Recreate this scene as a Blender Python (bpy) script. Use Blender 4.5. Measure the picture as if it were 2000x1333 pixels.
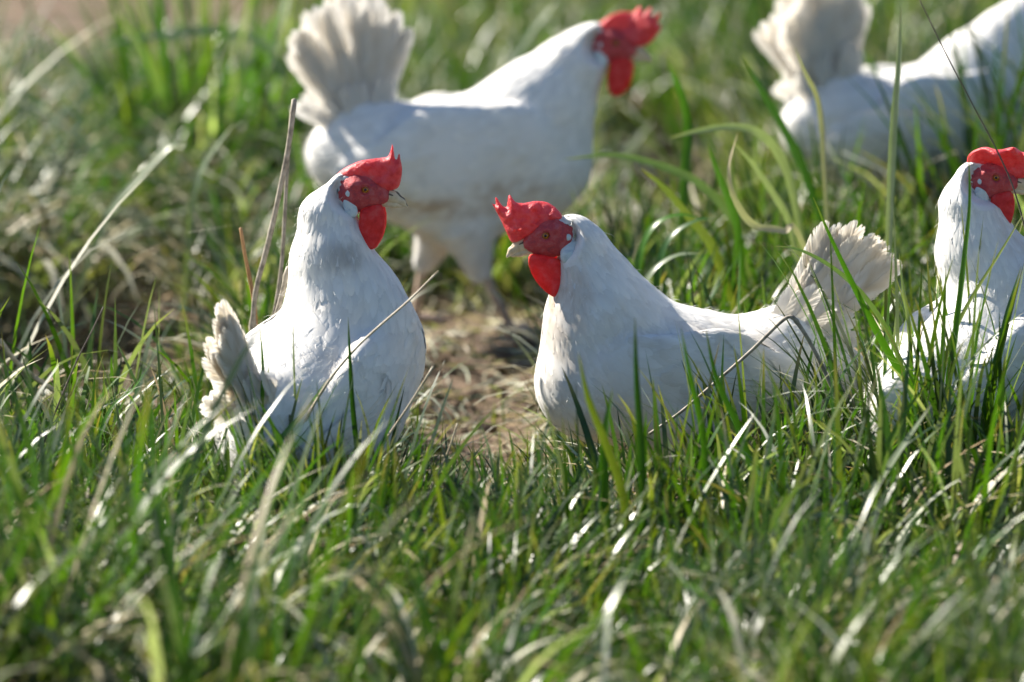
import bpy, math, os
import numpy as np
from mathutils import Matrix, Vector, Euler

for o in list(bpy.data.objects):
    bpy.data.objects.remove(o)
scene = bpy.context.scene
COL = scene.collection

# ------------------------------------------------------------------ camera
FPX = 8900.0                       # focal length in photo pixels (2000 wide)
CAM = np.array([0.0, -5.0, 1.0416])
PITCH = math.radians(9.526)
cam_data = bpy.data.cameras.new('camera')
cam_data.sensor_width = 36.0
cam_data.lens = FPX / 2000.0 * 36.0
cam_data.clip_start = 0.1
cam_data.clip_end = 2000.0
cam_data.dof.use_dof = True
cam_data.dof.focus_distance = 5.12
cam_data.dof.aperture_fstop = 3.3
cam_data.dof.aperture_blades = 9
cam = bpy.data.objects.new('camera', cam_data)
COL.objects.link(cam)
cam.location = CAM
cam.rotation_euler = (math.pi / 2 - PITCH, 0, 0)
scene.camera = cam

# ------------------------------------------------------------------ light
SUN_EL = math.radians(40)
SUN_AZ = np.array([-0.85, 0.53])            # horizontal direction towards the sun (left, beyond the hens)
SUN_AZ = SUN_AZ / np.linalg.norm(SUN_AZ)
to_sun = Vector((SUN_AZ[0] * math.cos(SUN_EL), SUN_AZ[1] * math.cos(SUN_EL), math.sin(SUN_EL)))
sd = bpy.data.lights.new('sun', 'SUN')
sd.energy = 5.0
sd.angle = math.radians(0.53)
sd.color = (1.0, 0.93, 0.82)
sun = bpy.data.objects.new('sun', sd)
COL.objects.link(sun)
sun.rotation_euler = to_sun.to_track_quat('Z', 'Y').to_euler()
sun.location = (-6, 5, 6)

world = bpy.data.worlds.new('World')
scene.world = world
world.use_nodes = True
wn = world.node_tree
sky = wn.nodes.new('ShaderNodeTexSky')
sky.sky_type = 'NISHITA'
sky.sun_disc = False
sky.ozone_density = 4.0
sky.dust_density = 0.4
sky.sun_elevation = SUN_EL
sky.sun_rotation = math.atan2(SUN_AZ[0], SUN_AZ[1])
bg = wn.nodes['Background']
wn.links.new(sky.outputs[0], bg.inputs[0])
bg.inputs[1].default_value = 0.055
scene.view_settings.view_transform = 'Standard'
scene.view_settings.look = 'None'
scene.view_settings.exposure = 1.38
scene.view_settings.gamma = 1.0
scene.view_settings.use_curve_mapping = False
scene.cycles.max_bounces = 8
scene.cycles.diffuse_bounces = 3
scene.cycles.glossy_bounces = 2
scene.cycles.transmission_bounces = 5
scene.cycles.transparent_max_bounces = 4
scene.cycles.sample_clamp_indirect = 6.0

# ------------------------------------------------------------------ places
_f = np.array([0, math.cos(PITCH), -math.sin(PITCH)])
_u = np.array([0, math.sin(PITCH), math.cos(PITCH)])
def ray(px, py):
    return _f + np.array([(px - 1000.0) / FPX, 0, 0]) - _u * ((py - 666.5) / FPX)
def at(px, py, y):                  # the point at depth y
    d = ray(px, py); t = (y - CAM[1]) / d[1]
    return CAM + d * t
def on_ground(px, py):              # the spot on the level ground
    d = ray(px, py); t = -CAM[2] / d[2]
    return CAM + d * t

rng = np.random.default_rng(7)
_lat = np.random.default_rng(3).random((256, 256))
def vnoise(x, y):
    x = np.asarray(x, float); y = np.asarray(y, float)
    xi = np.floor(x).astype(int); yi = np.floor(y).astype(int)
    fx = x - xi; fy = y - yi
    fx = fx * fx * (3 - 2 * fx); fy = fy * fy * (3 - 2 * fy)
    g = lambda a, b: _lat[a % 256, b % 256]
    return (g(xi, yi) * (1 - fx) + g(xi + 1, yi) * fx) * (1 - fy) + (g(xi, yi + 1) * (1 - fx) + g(xi + 1, yi + 1) * fx) * fy
def fbm(x, y, o=3):
    s = 0; a = 1; t = 0
    for i in range(o):
        s = s + a * vnoise(x * 2 ** i + 17 * i, y * 2 ** i + 5 * i); t += a; a *= .5
    return s / t

# ------------------------------------------------------------------ object helpers
def tag(o, label=None, cat=None, group=None, kind=None):
    if label: o['label'] = label
    if cat: o['category'] = cat
    if group: o['group'] = group
    if kind: o['kind'] = kind
    return o
def empty(name, loc=(0, 0, 0), rz=0.0, s=1.0):
    o = bpy.data.objects.new(name, None)
    o.empty_display_size = 0.05
    COL.objects.link(o)
    o.location = loc; o.rotation_euler = (0, 0, rz); o.scale = (s, s, s)
    return o
def mesh_data(name, V, F, col=None, smooth=True):
    """V (n,3); F an (m,k) array or a list of arrays (triangles and quads); col (n,3) point colours"""
    V = np.ascontiguousarray(V, np.float32)
    Fs = F if isinstance(F, list) else [F]
    Fs = [np.asarray(f, np.int32) for f in Fs if len(f)]
    loops = np.concatenate([f.ravel() for f in Fs])
    tot = np.concatenate([np.full(len(f), f.shape[1], np.int32) for f in Fs])
    start = np.concatenate([[0], np.cumsum(tot)[:-1]]).astype(np.int32)
    me = bpy.data.meshes.new(name)
    me.vertices.add(len(V)); me.vertices.foreach_set('co', V.ravel())
    me.loops.add(len(loops)); me.loops.foreach_set('vertex_index', loops)
    me.polygons.add(len(tot)); me.polygons.foreach_set('loop_start', start)
    me.update(calc_edges=True)
    if smooth:
        me.polygons.foreach_set('use_smooth', np.ones(len(tot), bool))
    if col is not None:
        a = me.color_attributes.new('col', 'FLOAT_COLOR', 'POINT')
        c = np.ones((len(V), 4), np.float32); c[:, :3] = col
        a.data.foreach_set('color', c.ravel())
    return me
def add(name, me, mat, parent=None):
    o = bpy.data.objects.new(name, me)
    COL.objects.link(o)
    if mat is not None and not me.materials: me.materials.append(mat)
    if parent is not None: o.parent = parent
    return o

# ------------------------------------------------------------------ materials
def new_mat(name):
    m = bpy.data.materials.new(name); m.use_nodes = True
    nt = m.node_tree; nt.nodes.clear()
    out = nt.nodes.new('ShaderNodeOutputMaterial')
    return m, nt, out
def N(nt, t, **k):
    n = nt.nodes.new(t)
    for a, b in k.items(): setattr(n, a, b)
    return n
def attr_color(nt):
    n = N(nt, 'ShaderNodeAttribute'); n.attribute_name = 'col'
    return n.outputs['Color']
def noise(nt, scale, detail=3, coord='Object', rough=.55):
    tc = N(nt, 'ShaderNodeTexCoord'); nz = N(nt, 'ShaderNodeTexNoise')
    nz.inputs['Scale'].default_value = scale; nz.inputs['Detail'].default_value = detail
    nz.inputs['Roughness'].default_value = rough
    nt.links.new(tc.outputs[coord], nz.inputs['Vector'])
    return nz.outputs['Fac']
def ramp(nt, fac, stops):
    r = N(nt, 'ShaderNodeValToRGB'); e = r.color_ramp.elements
    while len(e) < len(stops): e.new(.5)
    for el, (p, c) in zip(e, stops):
        el.position = p; el.color = (*c, 1)
    nt.links.new(fac, r.inputs[0])
    return r.outputs[0]
def bump(nt, h, strength, dist=.001):
    b = N(nt, 'ShaderNodeBump'); b.inputs['Strength'].default_value = strength
    b.inputs['Distance'].default_value = dist
    nt.links.new(h, b.inputs['Height'])
    return b.outputs[0]

def mat_leaf(name, trans, rough, spec, sat=1.0):
    """thin leaf: some light is reflected, some passes through, a waxy gloss on top"""
    m, nt, out = new_mat(name)
    c = attr_color(nt)
    nz = noise(nt, 60, 2)
    mul = N(nt, 'ShaderNodeMix', data_type='RGBA', blend_type='MULTIPLY'); mul.inputs[0].default_value = .5
    nt.links.new(c, mul.inputs[6])
    nt.links.new(ramp(nt, nz, [(.3, (.6, .62, .55)), (.7, (1, 1, 1))]), mul.inputs[7])
    cc = mul.outputs[2]
    p = N(nt, 'ShaderNodeBsdfPrincipled')
    nt.links.new(cc, p.inputs['Base Color'])
    p.inputs['Roughness'].default_value = rough
    p.inputs['Specular IOR Level'].default_value = spec
    t = N(nt, 'ShaderNodeBsdfTranslucent')
    g = N(nt, 'ShaderNodeMix', data_type='RGBA', blend_type='MULTIPLY'); g.inputs[0].default_value = 1
    nt.links.new(cc, g.inputs[6]); g.inputs[7].default_value = (1.4 * sat, 1.5, 0.4, 1)
    nt.links.new(g.outputs[2], t.inputs['Color'])
    mx = N(nt, 'ShaderNodeMixShader'); mx.inputs[0].default_value = trans
    nt.links.new(p.outputs[0], mx.inputs[1]); nt.links.new(t.outputs[0], mx.inputs[2])
    nt.links.new(mx.outputs[0], out.inputs[0])
    return m
def mat_feather(name, trans):
    m, nt, out = new_mat(name)
    c = attr_color(nt)
    d = N(nt, 'ShaderNodeBsdfPrincipled')
    nt.links.new(c, d.inputs['Base Color'])
    d.inputs['Roughness'].default_value = .62
    d.inputs['Specular IOR Level'].default_value = .25
    d.inputs['Sheen Weight'].default_value = .15
    t = N(nt, 'ShaderNodeBsdfTranslucent'); nt.links.new(c, t.inputs['Color'])
    mx = N(nt, 'ShaderNodeMixShader'); mx.inputs[0].default_value = trans
    nt.links.new(d.outputs[0], mx.inputs[1]); nt.links.new(t.outputs[0], mx.inputs[2])
    nt.links.new(mx.outputs[0], out.inputs[0])
    return m
def mat_skin(name, base, dark, sss, rough=.42, scale=420, bstr=.5, radius=(.006, .0012, .0008), thin=0.0):
    m, nt, out = new_mat(name)
    p = N(nt, 'ShaderNodeBsdfPrincipled')
    nz = noise(nt, scale, 3); big = noise(nt, 110, 4, 'Object', .65)
    pale = tuple(min(1, c * .85 + .10) for c in base)
    nt.links.new(ramp(nt, big, [(.30, dark), (.50, base), (.72, pale)]), p.inputs['Base Color'])
    p.inputs['Roughness'].default_value = rough
    p.inputs['Specular IOR Level'].default_value = .4
    p.inputs['Subsurface Weight'].default_value = sss
    p.inputs['Subsurface Radius'].default_value = radius
    p.inputs['Subsurface Scale'].default_value = 1.0
    nt.links.new(bump(nt, nz, bstr, .0012), p.inputs['Normal'])
    if thin:
        t = N(nt, 'ShaderNodeBsdfTranslucent'); t.inputs['Color'].default_value = (min(1, base[0] * 1.25), base[1] * 1.6, base[2] * 1.3, 1)
        mx = N(nt, 'ShaderNodeMixShader'); mx.inputs[0].default_value = thin
        nt.links.new(p.outputs[0], mx.inputs[1]); nt.links.new(t.outputs[0], mx.inputs[2])
        nt.links.new(mx.outputs[0], out.inputs[0])
    else:
        nt.links.new(p.outputs[0], out.inputs[0])
    return m
def mat_plain(name, stops, rough, scale=80, bstr=.3, spec=.4, bd=.001):
    m, nt, out = new_mat(name)
    p = N(nt, 'ShaderNodeBsdfPrincipled'); nz = noise(nt, scale, 4)
    nt.links.new(ramp(nt, nz, stops), p.inputs['Base Color'])
    p.inputs['Roughness'].default_value = rough
    p.inputs['Specular IOR Level'].default_value = spec
    if bstr: nt.links.new(bump(nt, nz, bstr, bd), p.inputs['Normal'])
    nt.links.new(p.outputs[0], out.inputs[0])
    return m

M = {}
M['grass'] = mat_leaf('grass_blade_green', .40, .32, .5)
M['dry'] = mat_leaf('grass_blade_dry', .25, .5, .4, .8)
M['stalk'] = mat_plain('dry_stalk_grey', [(.3, (.13, .11, .085)), (.5, (.30, .26, .20)), (.75, (.42, .37, .30))], .6, 120, .5)
M['straw'] = mat_plain('dry_straw', [(.3, (.36, .28, .17)), (.7, (.62, .53, .38))], .45, 90, .3)
M['feather'] = mat_feather('white_feather', .08)
M['vane'] = mat_feather('white_flight_feather', .55)
M['down'] = mat_plain('white_down', [(.2, (.74, .72, .69)), (.8, (.80, .79, .77))], .8, 200, .2)
M['comb'] = mat_skin('red_comb', (.74, .095, .105), (.52, .03, .04), .45, .40, 420, 1.0, thin=.24)
M['wattle'] = mat_skin('red_wattle', (.82, .050, .045), (.60, .02, .022), .6, .42, 420, .7, thin=.35)
M['face'] = mat_skin('red_face_skin', (.54, .060, .065), (.32, .05, .07), .3, .55, 600, 1.0)
M['lobe'] = mat_skin('white_earlobe', (.66, .72, .73), (.42, .50, .56), .2, .45, 260, 1.0, (.002, .002, .002))
M['beak'] = mat_plain('horn_beak', [(.3, (.56, .43, .26)), (.7, (.76, .63, .44))], .38, 150, .15)
M['beak_dark'] = mat_plain('dark_horn', [(.3, (.06, .05, .04)), (.7, (.16, .12, .08))], .4, 150, .1)
M['iris'] = mat_plain('orange_iris', [(.3, (.30, .09, .01)), (.7, (.48, .18, .02))], .12, 500, 0, .6)
M['pupil'] = mat_plain('black_pupil', [(.3, (.004, .004, .004)), (.7, (.008, .008, .008))], .06, 100, 0, .6)
M['shank'] = mat_plain('pale_scaly_shank', [(.3, (.40, .28, .22)), (.7, (.60, .47, .36))], .5, 260, .6)
# ------------------------------------------------------------------ implicit surfaces
def cone_sdf(P, a, ra, b, rb, lat, yc=0.0):
    """rounded cone from a to b; lat squeezes it sideways about y = yc"""
    x = P[..., 0]; y = (P[..., 1] - yc) / lat; z = P[..., 2]
    ax, ay, az = a; bx, by, bz = b
    ay = (ay - yc) / lat; by = (by - yc) / lat
    dx, dy, dz = bx - ax, by - ay, bz - az
    L = dx * dx + dy * dy + dz * dz + 1e-12
    t = np.clip(((x - ax) * dx + (y - ay) * dy + (z - az) * dz) / L, 0, 1)
    d = np.sqrt((x - ax - t * dx) ** 2 + (y - ay - t * dy) ** 2 + (z - az - t * dz) ** 2)
    return (d - (ra + (rb - ra) * t)) * min(1.0, .5 + .5 * lat)
def smin(a, b, k):
    h = np.maximum(k - np.abs(a - b), 0) / k
    return np.minimum(a, b) - h * h * k * .25
def grid_of(lo, hi, h):
    n = [int(math.ceil((hi[i] - lo[i]) / h)) + 1 for i in range(3)]
    ax = [(lo[i] + h * np.arange(n[i])).astype(np.float32) for i in range(3)]
    return np.stack(np.meshgrid(*ax, indexing='ij'), -1)
_E = [((0,0,0),(1,0,0)),((0,1,0),(1,1,0)),((0,0,1),(1,0,1)),((0,1,1),(1,1,1)),
      ((0,0,0),(0,1,0)),((1,0,0),(1,1,0)),((0,0,1),(0,1,1)),((1,0,1),(1,1,1)),
      ((0,0,0),(0,0,1)),((1,0,0),(1,0,1)),((0,1,0),(0,1,1)),((1,1,0),(1,1,1))]
def surface_nets(f, lo, h):
    s = f < 0
    nx, ny, nz = f.shape
    sl = lambda A, o: A[o[0]:nx - 1 + o[0], o[1]:ny - 1 + o[1], o[2]:nz - 1 + o[2]]
    cnt = sum(sl(s, (i, j, k)).astype(np.int8) for i in (0, 1) for j in (0, 1) for k in (0, 1))
    cell = (cnt > 0) & (cnt < 8)
    ci = np.argwhere(cell)
    acc = np.zeros((len(ci), 3)); num = np.zeros(len(ci))
    for a, b in _E:
        fa = f[ci[:, 0] + a[0], ci[:, 1] + a[1], ci[:, 2] + a[2]]
        fb = f[ci[:, 0] + b[0], ci[:, 1] + b[1], ci[:, 2] + b[2]]
        m = (fa < 0) != (fb < 0)
        t = np.where(m, fa / np.where(m, fa - fb, 1), 0)
        p = np.array(a)[None] + t[:, None] * (np.array(b) - np.array(a))[None]
        acc += p * m[:, None]; num += m
    V = (ci + acc / num[:, None]) * h + np.asarray(lo)[None]
    idx = np.full(cell.shape, -1, np.int64); idx[tuple(ci.T)] = np.arange(len(ci))
    Q = []
    for ax in range(3):
        u, v = (ax + 1) % 3, (ax + 2) % 3
        A = s; 
        d0 = [slice(0, n) for n in f.shape]; d1 = list(d0)
        d0[ax] = slice(0, f.shape[ax] - 1); d1[ax] = slice(1, f.shape[ax])
        g = np.argwhere(A[tuple(d0)] != A[tuple(d1)])
        g = g[(g[:, u] > 0) & (g[:, v] > 0) & (g[:, u] < f.shape[u] - 1) & (g[:, v] < f.shape[v] - 1)]
        eu = np.zeros(3, int); ev = np.zeros(3, int); eu[u] = 1; ev[v] = 1
        q = np.stack([idx[tuple((g - eu - ev).T)], idx[tuple((g - ev).T)], idx[tuple(g.T)], idx[tuple((g - eu).T)]], 1)
        flip = ~A[tuple(g.T)]
        q[flip] = q[flip][:, ::-1]
        Q.append(q)
    Q = np.concatenate(Q); Q = Q[(Q >= 0).all(1)]
    return V, Q
def relax(V, Q, n=2, w=.5):
    e = np.concatenate([Q[:, [0, 1]], Q[:, [1, 2]], Q[:, [2, 3]], Q[:, [3, 0]]])
    e = np.concatenate([e, e[:, ::-1]])
    for _ in range(n):
        s = np.zeros_like(V); np.add.at(s, e[:, 0], V[e[:, 1]])
        c = np.bincount(e[:, 0], minlength=len(V))[:, None]
        V = V + w * (s / np.maximum(c, 1) - V)
    return V
class Field:
    """a sampled distance field: value and gradient at any point"""
    def __init__(self, f, lo, h):
        self.f = f.astype(np.float32); self.lo = np.asarray(lo); self.h = h
        self.g = [x.astype(np.float32) for x in np.gradient(self.f, h)]
    def _tri(self, A, P):
        q = (P - self.lo) / self.h
        n = np.array(A.shape) - 2
        i = np.clip(np.floor(q).astype(int), 0, n); t = np.clip(q - i, 0, 1)
        r = 0
        for a in (0, 1):
            for b in (0, 1):
                for c in (0, 1):
                    w = (t[:, 0] if a else 1 - t[:, 0]) * (t[:, 1] if b else 1 - t[:, 1]) * (t[:, 2] if c else 1 - t[:, 2])
                    r = r + w * A[i[:, 0] + a, i[:, 1] + b, i[:, 2] + c]
        return r
    def val(self, P): return self._tri(self.f, P)
    def grad(self, P):
        g = np.stack([self._tri(x, P) for x in self.g], 1)
        return g / np.maximum(np.linalg.norm(g, axis=1, keepdims=True), 1e-6)
    def drop(self, P, off, it=2):
        """move points onto the level off of the field"""
        for _ in range(it):
            P = P - self.grad(P) * (self.val(P) - off)[:, None]
        return P
def blob(prims, h, k=.006, pad=.004):
    """mesh of a smooth union of rounded cones (a, ra, b, rb, lat)"""
    lo = np.min([np.minimum(np.array(p[0]) - p[1], np.array(p[2]) - p[3]) for p in prims], 0) - pad
    hi = np.max([np.maximum(np.array(p[0]) + p[1], np.array(p[2]) + p[3]) for p in prims], 0) + pad
    G = grid_of(lo, hi, h); f = None
    for p in prims:
        d = cone_sdf(G, *p)
        f = d if f is None else smin(f, d, k)
    V, Q = surface_nets(f, lo, h)
    return relax(V, Q, 1), Q
def poly_dist(X, Z, poly):
    """signed distance in the plane to a closed polygon, negative inside"""
    P = np.asarray(poly, float); n = len(P)
    d = np.full(X.shape, 1e9); ins = np.zeros(X.shape, bool)
    for i in range(n):
        a = P[i]; b = P[(i + 1) % n]; e = b - a
        wx, wz = X - a[0], Z - a[1]
        t = np.clip((wx * e[0] + wz * e[1]) / (e @ e + 1e-12), 0, 1)
        d = np.minimum(d, (wx - t * e[0]) ** 2 + (wz - t * e[1]) ** 2)
        c = ((a[1] > Z) != (b[1] > Z)) & (X < (b[0] - a[0]) * (Z - a[1]) / (b[1] - a[1] + 1e-12) + a[0])
        ins ^= c
    d = np.sqrt(d)
    return np.where(ins, -d, d)
def smooth_poly(poly, n=2):
    P = np.asarray(poly, float)
    for _ in range(n):
        Q = np.roll(P, -1, 0)
        P = np.stack([.8 * P + .2 * Q, .2 * P + .8 * Q], 1).reshape(-1, 2)
    return P
def cushion(poly, thick, edge, h, lobes=0.0, seed=0):
    """a fleshy flap: the outline poly in the x-z plane, swollen to half thickness thick(x, z)"""
    poly = smooth_poly(poly)
    lo = np.array([poly[:, 0].min() - 3 * h, -.013, poly[:, 1].min() - 3 * h])
    hi = np.array([poly[:, 0].max() + 3 * h, .013, poly[:, 1].max() + 3 * h])
    G = grid_of(lo, hi, h)
    X, Z = G[:, 0, :, 0], G[:, 0, :, 2]
    d = poly_dist(X, Z, poly)
    din = np.clip(-d, 0, edge) / edge
    T = thick(X, Z) * np.sqrt(np.maximum(1 - (1 - din) ** 2, 0))
    if lobes:
        T = T * (1 + lobes * (fbm(X * 130 + seed, Z * 130, 2) - .5) * 2)
    T = np.where(d > 0, -d, T)
    f = np.abs(G[..., 1]) - T[:, None, :]
    V, Q = surface_nets(f, lo, h)
    return relax(V, Q, 2), Q
# ------------------------------------------------------------------ feathers
def barbed_feather(L, W, rg, n=46, bend=.0, fray=.25, cup=.12, asym=.0, pointed=.0):
    """one long feather along +x, vane in x-y, built barb by barb: returns V, triangles, t (0 root .. 1 tip), e (0 shaft .. 1 edge)"""
    V = []; T = []; E = []; F = []
    s = np.linspace(.10, .985, n)
    def arc(u):                                  # shaft, bending down towards the tip
        return np.array([u * L * (1 - .12 * bend * bend * u * u), 0, -bend * L * u * u * .5])
    for side in (-1, 1):
        w_side = W * .5 * (1 + side * asym); cl = 0; cut = 1.0; sj = rg.uniform(0, 50)
        for i, u in enumerate(s):
            prof = min(1.0, (u / .28) ** .55) * (1 - max(0, (u - .72) / .30) ** (2.2 - pointed)) ** .8
            bl = w_side * max(prof, .10) * (1 + rg.normal(0, .012) + .10 * (fbm(np.array(u * 9.0 + sj), np.array(side * 3.0 + sj), 2) - .5)) * 1.75
            if rg.random() < fray * .10: cut = rg.uniform(.80, .95); cl = int(rg.integers(1, 4))
            if cl > 0: bl *= cut; cl -= 1
            ang = math.radians(rg.normal(31, .5) * (1 - .45 * max(0, u - .7) / .3))
            dirv = np.array([math.cos(ang), side * math.sin(ang), 0])
            root = arc(u)
            wb = L / n * .95
            zj = rg.normal(0, .00025)
            k = len(V)
            for j, q in enumerate((0, .55, 1.0)):
                c = root + dirv * bl * q + np.array([0, 0, -cup * bl * q * q * .5 + zj - bend * L * q * bl / L * u * .4])
                if q == 1.0: c = c + rg.normal(0, .0005 * fray, 3)
                hw = wb * (1, 1.0, .55)[j] * 1.15
                V += [c - np.array([hw, 0, 0]), c + np.array([hw, 0, .0001])]
                T += [u, u]; E += [q, q]
            F += [[k, k + 1, k + 3], [k, k + 3, k + 2], [k + 2, k + 3, k + 5], [k + 2, k + 5, k + 4]]
    k = len(V); us = np.linspace(0, .97, 9)       # the shaft
    for u in us:
        c = arc(u); r = .0007 * (1 - .8 * u) * (L / .15) ** .5
        V += [c + np.array([0, r, .0002]), c + np.array([0, 0, r + .0004]), c + np.array([0, -r, .0002]), c - np.array([0, 0, r])]
        T += [u] * 4; E += [-1] * 4
    for i in range(len(us) - 1):
        for j in range(4):
            a = k + 4 * i + j; b = k + 4 * i + (j + 1) % 4
            F += [[a, b, b + 4], [a, b + 4, a + 4]]
    return np.array(V), np.array(F), np.array(T), np.array(E)
WHITE = np.array([.865, .845, .805])
CREAM = np.array([.66, .57, .43])
def frame(dirv, nrm):
    x = dirv / np.linalg.norm(dirv); z = nrm - x * (nrm @ x); z /= np.linalg.norm(z)
    return np.stack([x, np.cross(z, x), z], 1)     # columns
def feather_colour(T, E, rg, dirt, seedx):
    stripe = fbm(T * 7 + seedx, np.abs(E) * 2 + seedx, 2)
    k = np.clip(dirt * (.15 + 1.5 * (stripe - .4) + .25 * T), 0, 1)[:, None]
    c = WHITE * (1 - k) + CREAM * k
    c[E < 0] = np.array([.72, .67, .58])
    return c

# ------------------------------------------------------------------ hens
def hen(S):
    rg = np.random.default_rng(S['seed'])
    root = empty('hen', S['loc'], S['yaw'])
    tag(root, S['label'], 'hen', 'white hens in the grass')
    n = {k: (np.array([v[0], v[1], v[2]]), v[3], v[4]) for k, v in S['nodes'].items()}
    # head frame
    hp = np.array(S['head']['pos']); hs = S['head'].get('s', 1.0)
    HM = np.array(Matrix.Rotation(S['head'].get('yaw', 0), 3, 'Z') @ Matrix.Rotation(-S['head'].get('pitch', 0), 3, 'Y') @ Matrix.Rotation(S['head'].get('roll', 0), 3, 'X'))
    toh = lambda P: ((P - hp) @ HM) / hs
    fromh = lambda V: (V * hs) @ HM.T + hp
    segs = [('H', 'T', .010, .0055, .022, .006), ('T', 'M', .020, .0075, .016, .010), ('M', 'B', .032, .0095, .014, .016), ('B', 'C', .024, .014, .014, .018),
            ('B', 'D', .034, .017, .025, .030), ('C', 'D', .026, .016, .016, .022), ('D', 'E', .034, .019, .03, .022), ('E', 'U', .036, .018, .08, .022)]
    tl = S['tail']
    tb = np.array([tl['base'][0], 0, tl['base'][1]])
    tmid = math.radians((tl['a0'] + tl['a1']) / 2)
    tdir = np.array([-math.cos(tmid), 0, math.sin(tmid)])
    rows = []
    for a, b, L, W, lift, kk_ in segs:
        A, B = n[a], n[b]
        fl = B[0] - A[0]
        if (a, b) == ('B', 'C'): fl = fl / np.linalg.norm(fl) + np.array([-.7, 0, -.1])
        rows.append([A[0], A[1], B[0], B[1], (A[2] + B[2]) / 2, fl, L, W, lift, kk_])
    root_in = tb - tdir * .05
    rows.append([root_in, tl.get('rr', .040), tb + tdir * .045, .012, .62, tdir, .040, .018, .07, .03])
    for th in S['thighs']:
        a, ra, b, rb = th
        rows.append([np.array(a), ra, np.array(b), rb, .9, np.array(b) - np.array(a), .022, .013, .14, .022])
    head_prims = [((-.002, 0, .0005), .0192, (.002, 0, .0), .0192, .80), ((.0, 0, -.002), .0185, (.024, 0, -.004), .0115, .75)]
    W_ = S['wing']
    def wing_sdf(P, s):
        d = None
        for (x0, z0, r0, y0), (x1, z1, r1, y1) in zip(W_['pts'][:-1], W_['pts'][1:]):
            q = cone_sdf(P, (x0, s * y0, z0), r0, (x1, s * y1, z1), r1, .31, s * .5 * (y0 + y1))
            d = q if d is None else smin(d, q, .02)
        return d
    h = S.get('res', .004)
    pts = [r[0] for r in rows] + [r[2] for r in rows] + [hp]
    lo = np.min(pts, 0) - .115; hi = np.max(pts, 0) + .115
    lo[1] = min(lo[1], -.125); hi[1] = max(hi[1], .125)
    lo[2] = max(lo[2], -.02); hi[2] = max(hi[2] - .06, hp[2] + .05)
    G = grid_of(lo, hi, h)
    body = None
    for r in rows:
        d = cone_sdf(G, r[0], r[1], r[2], r[3], r[4])
        body = d if body is None else smin(body, d, r[9])
    GH = toh(G.reshape(-1, 3)).reshape(G.shape)
    hd = None
    for p in head_prims:
        d = cone_sdf(GH, *p) * hs
        hd = d if hd is None else smin(hd, d, .012)
    eyes = np.minimum(np.linalg.norm(GH - np.array([.0085, .0155, .0035]), axis=-1), np.linalg.norm(GH - np.array([.0085, -.0155, .0035]), axis=-1)) * hs - .0085 * hs
    hd = np.maximum(hd + .0015 * np.clip((GH[..., 0] + .010) / .01, 0, 1), -eyes)
    body = smin(body, hd, .010)
    body = np.maximum(body, -eyes)
    ell = np.sqrt(((GH[..., 0] - .0055) / .0285) ** 2 + ((GH[..., 2] + .0015) / .0215) ** 2)
    wf = np.clip((1.30 - ell) / .28, 0, 1); wf = wf * wf * (3 - 2 * wf)
    body = body + wf * (np.maximum(body, hd) - body)          # the neck plumage stops at the bare face
    wl = wing_sdf(G, 1); wr = wing_sdf(G, -1)
    allf = smin(smin(body, wl, S.get('wk', .004)), wr, S.get('wk', .004))
    V, Q = surface_nets(allf - .0001, lo, h)
    V = relax(V, Q, 1)
    bo = add('body', mesh_data('hen_body', V, Q), M['down'], root)
    F = Field(allf, lo, h)
    FL, FR, FB = Field(wl, lo, h), Field(wr, lo, h), Field(body, lo, h)
    del G, GH
    wings = {}
    for s in (1, -1):
        f = (FL if s == 1 else FR).f
        wv, wq = surface_nets(f, lo, h)
        wings[s] = add('wing', mesh_data('hen_wing', relax(wv, wq, 2), wq), M['down'], root)
    # --- contour feathers, laid along the body like shingles
    SV, SQ = surface_nets(allf, lo, h)
    c = SV[SQ].mean(1)
    d1 = SV[SQ[:, 2]] - SV[SQ[:, 0]]; d2 = SV[SQ[:, 3]] - SV[SQ[:, 1]]
    area = np.linalg.norm(np.cross(d1, d2), axis=1) * .5
    def region(P):
        ds = np.stack([cone_sdf(P, r[0], r[1], r[2], r[3], r[4]) for r in rows], 1)
        ds = ds - ds.min(1, keepdims=True)
        w = np.exp(-ds / .012)
        par = np.array([[r[6], r[7], r[8]] for r in rows])
        fl = np.array([r[5] / np.linalg.norm(r[5]) for r in rows])
        w /= w.sum(1, keepdims=True)
        return w @ fl, w @ par
    fl, par = region(c)
    onw = np.minimum(FL.val(c), FR.val(c)) < FB.val(c)
    Lw = par[:, 0] * par[:, 1]
    prob = area / Lw
    hc = toh(c)
    face_in = ((hc[:, 0] - .0055) / .0270) ** 2 + ((hc[:, 2] + .001) / .021) ** 2 + rg.normal(0, .10, len(hc)) < 1.22
    ec_ = S['head'].get('lobe', (-.0085, -.018, .0078, .0122))
    lobe_in = ((hc[:, 0] - ec_[0]) / ec_[2]) ** 2 + ((hc[:, 2] - ec_[1]) / ec_[3]) ** 2 < 1
    prob[face_in | lobe_in | (hc[:, 0] > .02) & (np.abs(hc[:, 2]) < .03)] = 0
    num = int(S.get('cover', 7.5) * prob.sum())
    pick = rg.choice(len(c), num, p=prob / prob.sum())
    P0 = c[pick] + rg.normal(0, h * .35, (num, 3))
    P0 = F.drop(P0, 0.0)
    nr = F.grad(P0)
    fl, par = region(P0)
    isw = np.minimum(FL.val(P0), FR.val(P0)) < FB.val(P0) + .001
    wd = np.array(W_['flow']) / np.linalg.norm(W_['flow'])
    fl[isw] = fl[isw] * .25 + wd
    fl = fl + rg.normal(0, .07, fl.shape)
    fl = fl - nr * (fl * nr).sum(1, keepdims=True)
    fl /= np.linalg.norm(fl, axis=1, keepdims=True)
    sd_ = np.cross(nr, fl)
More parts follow.
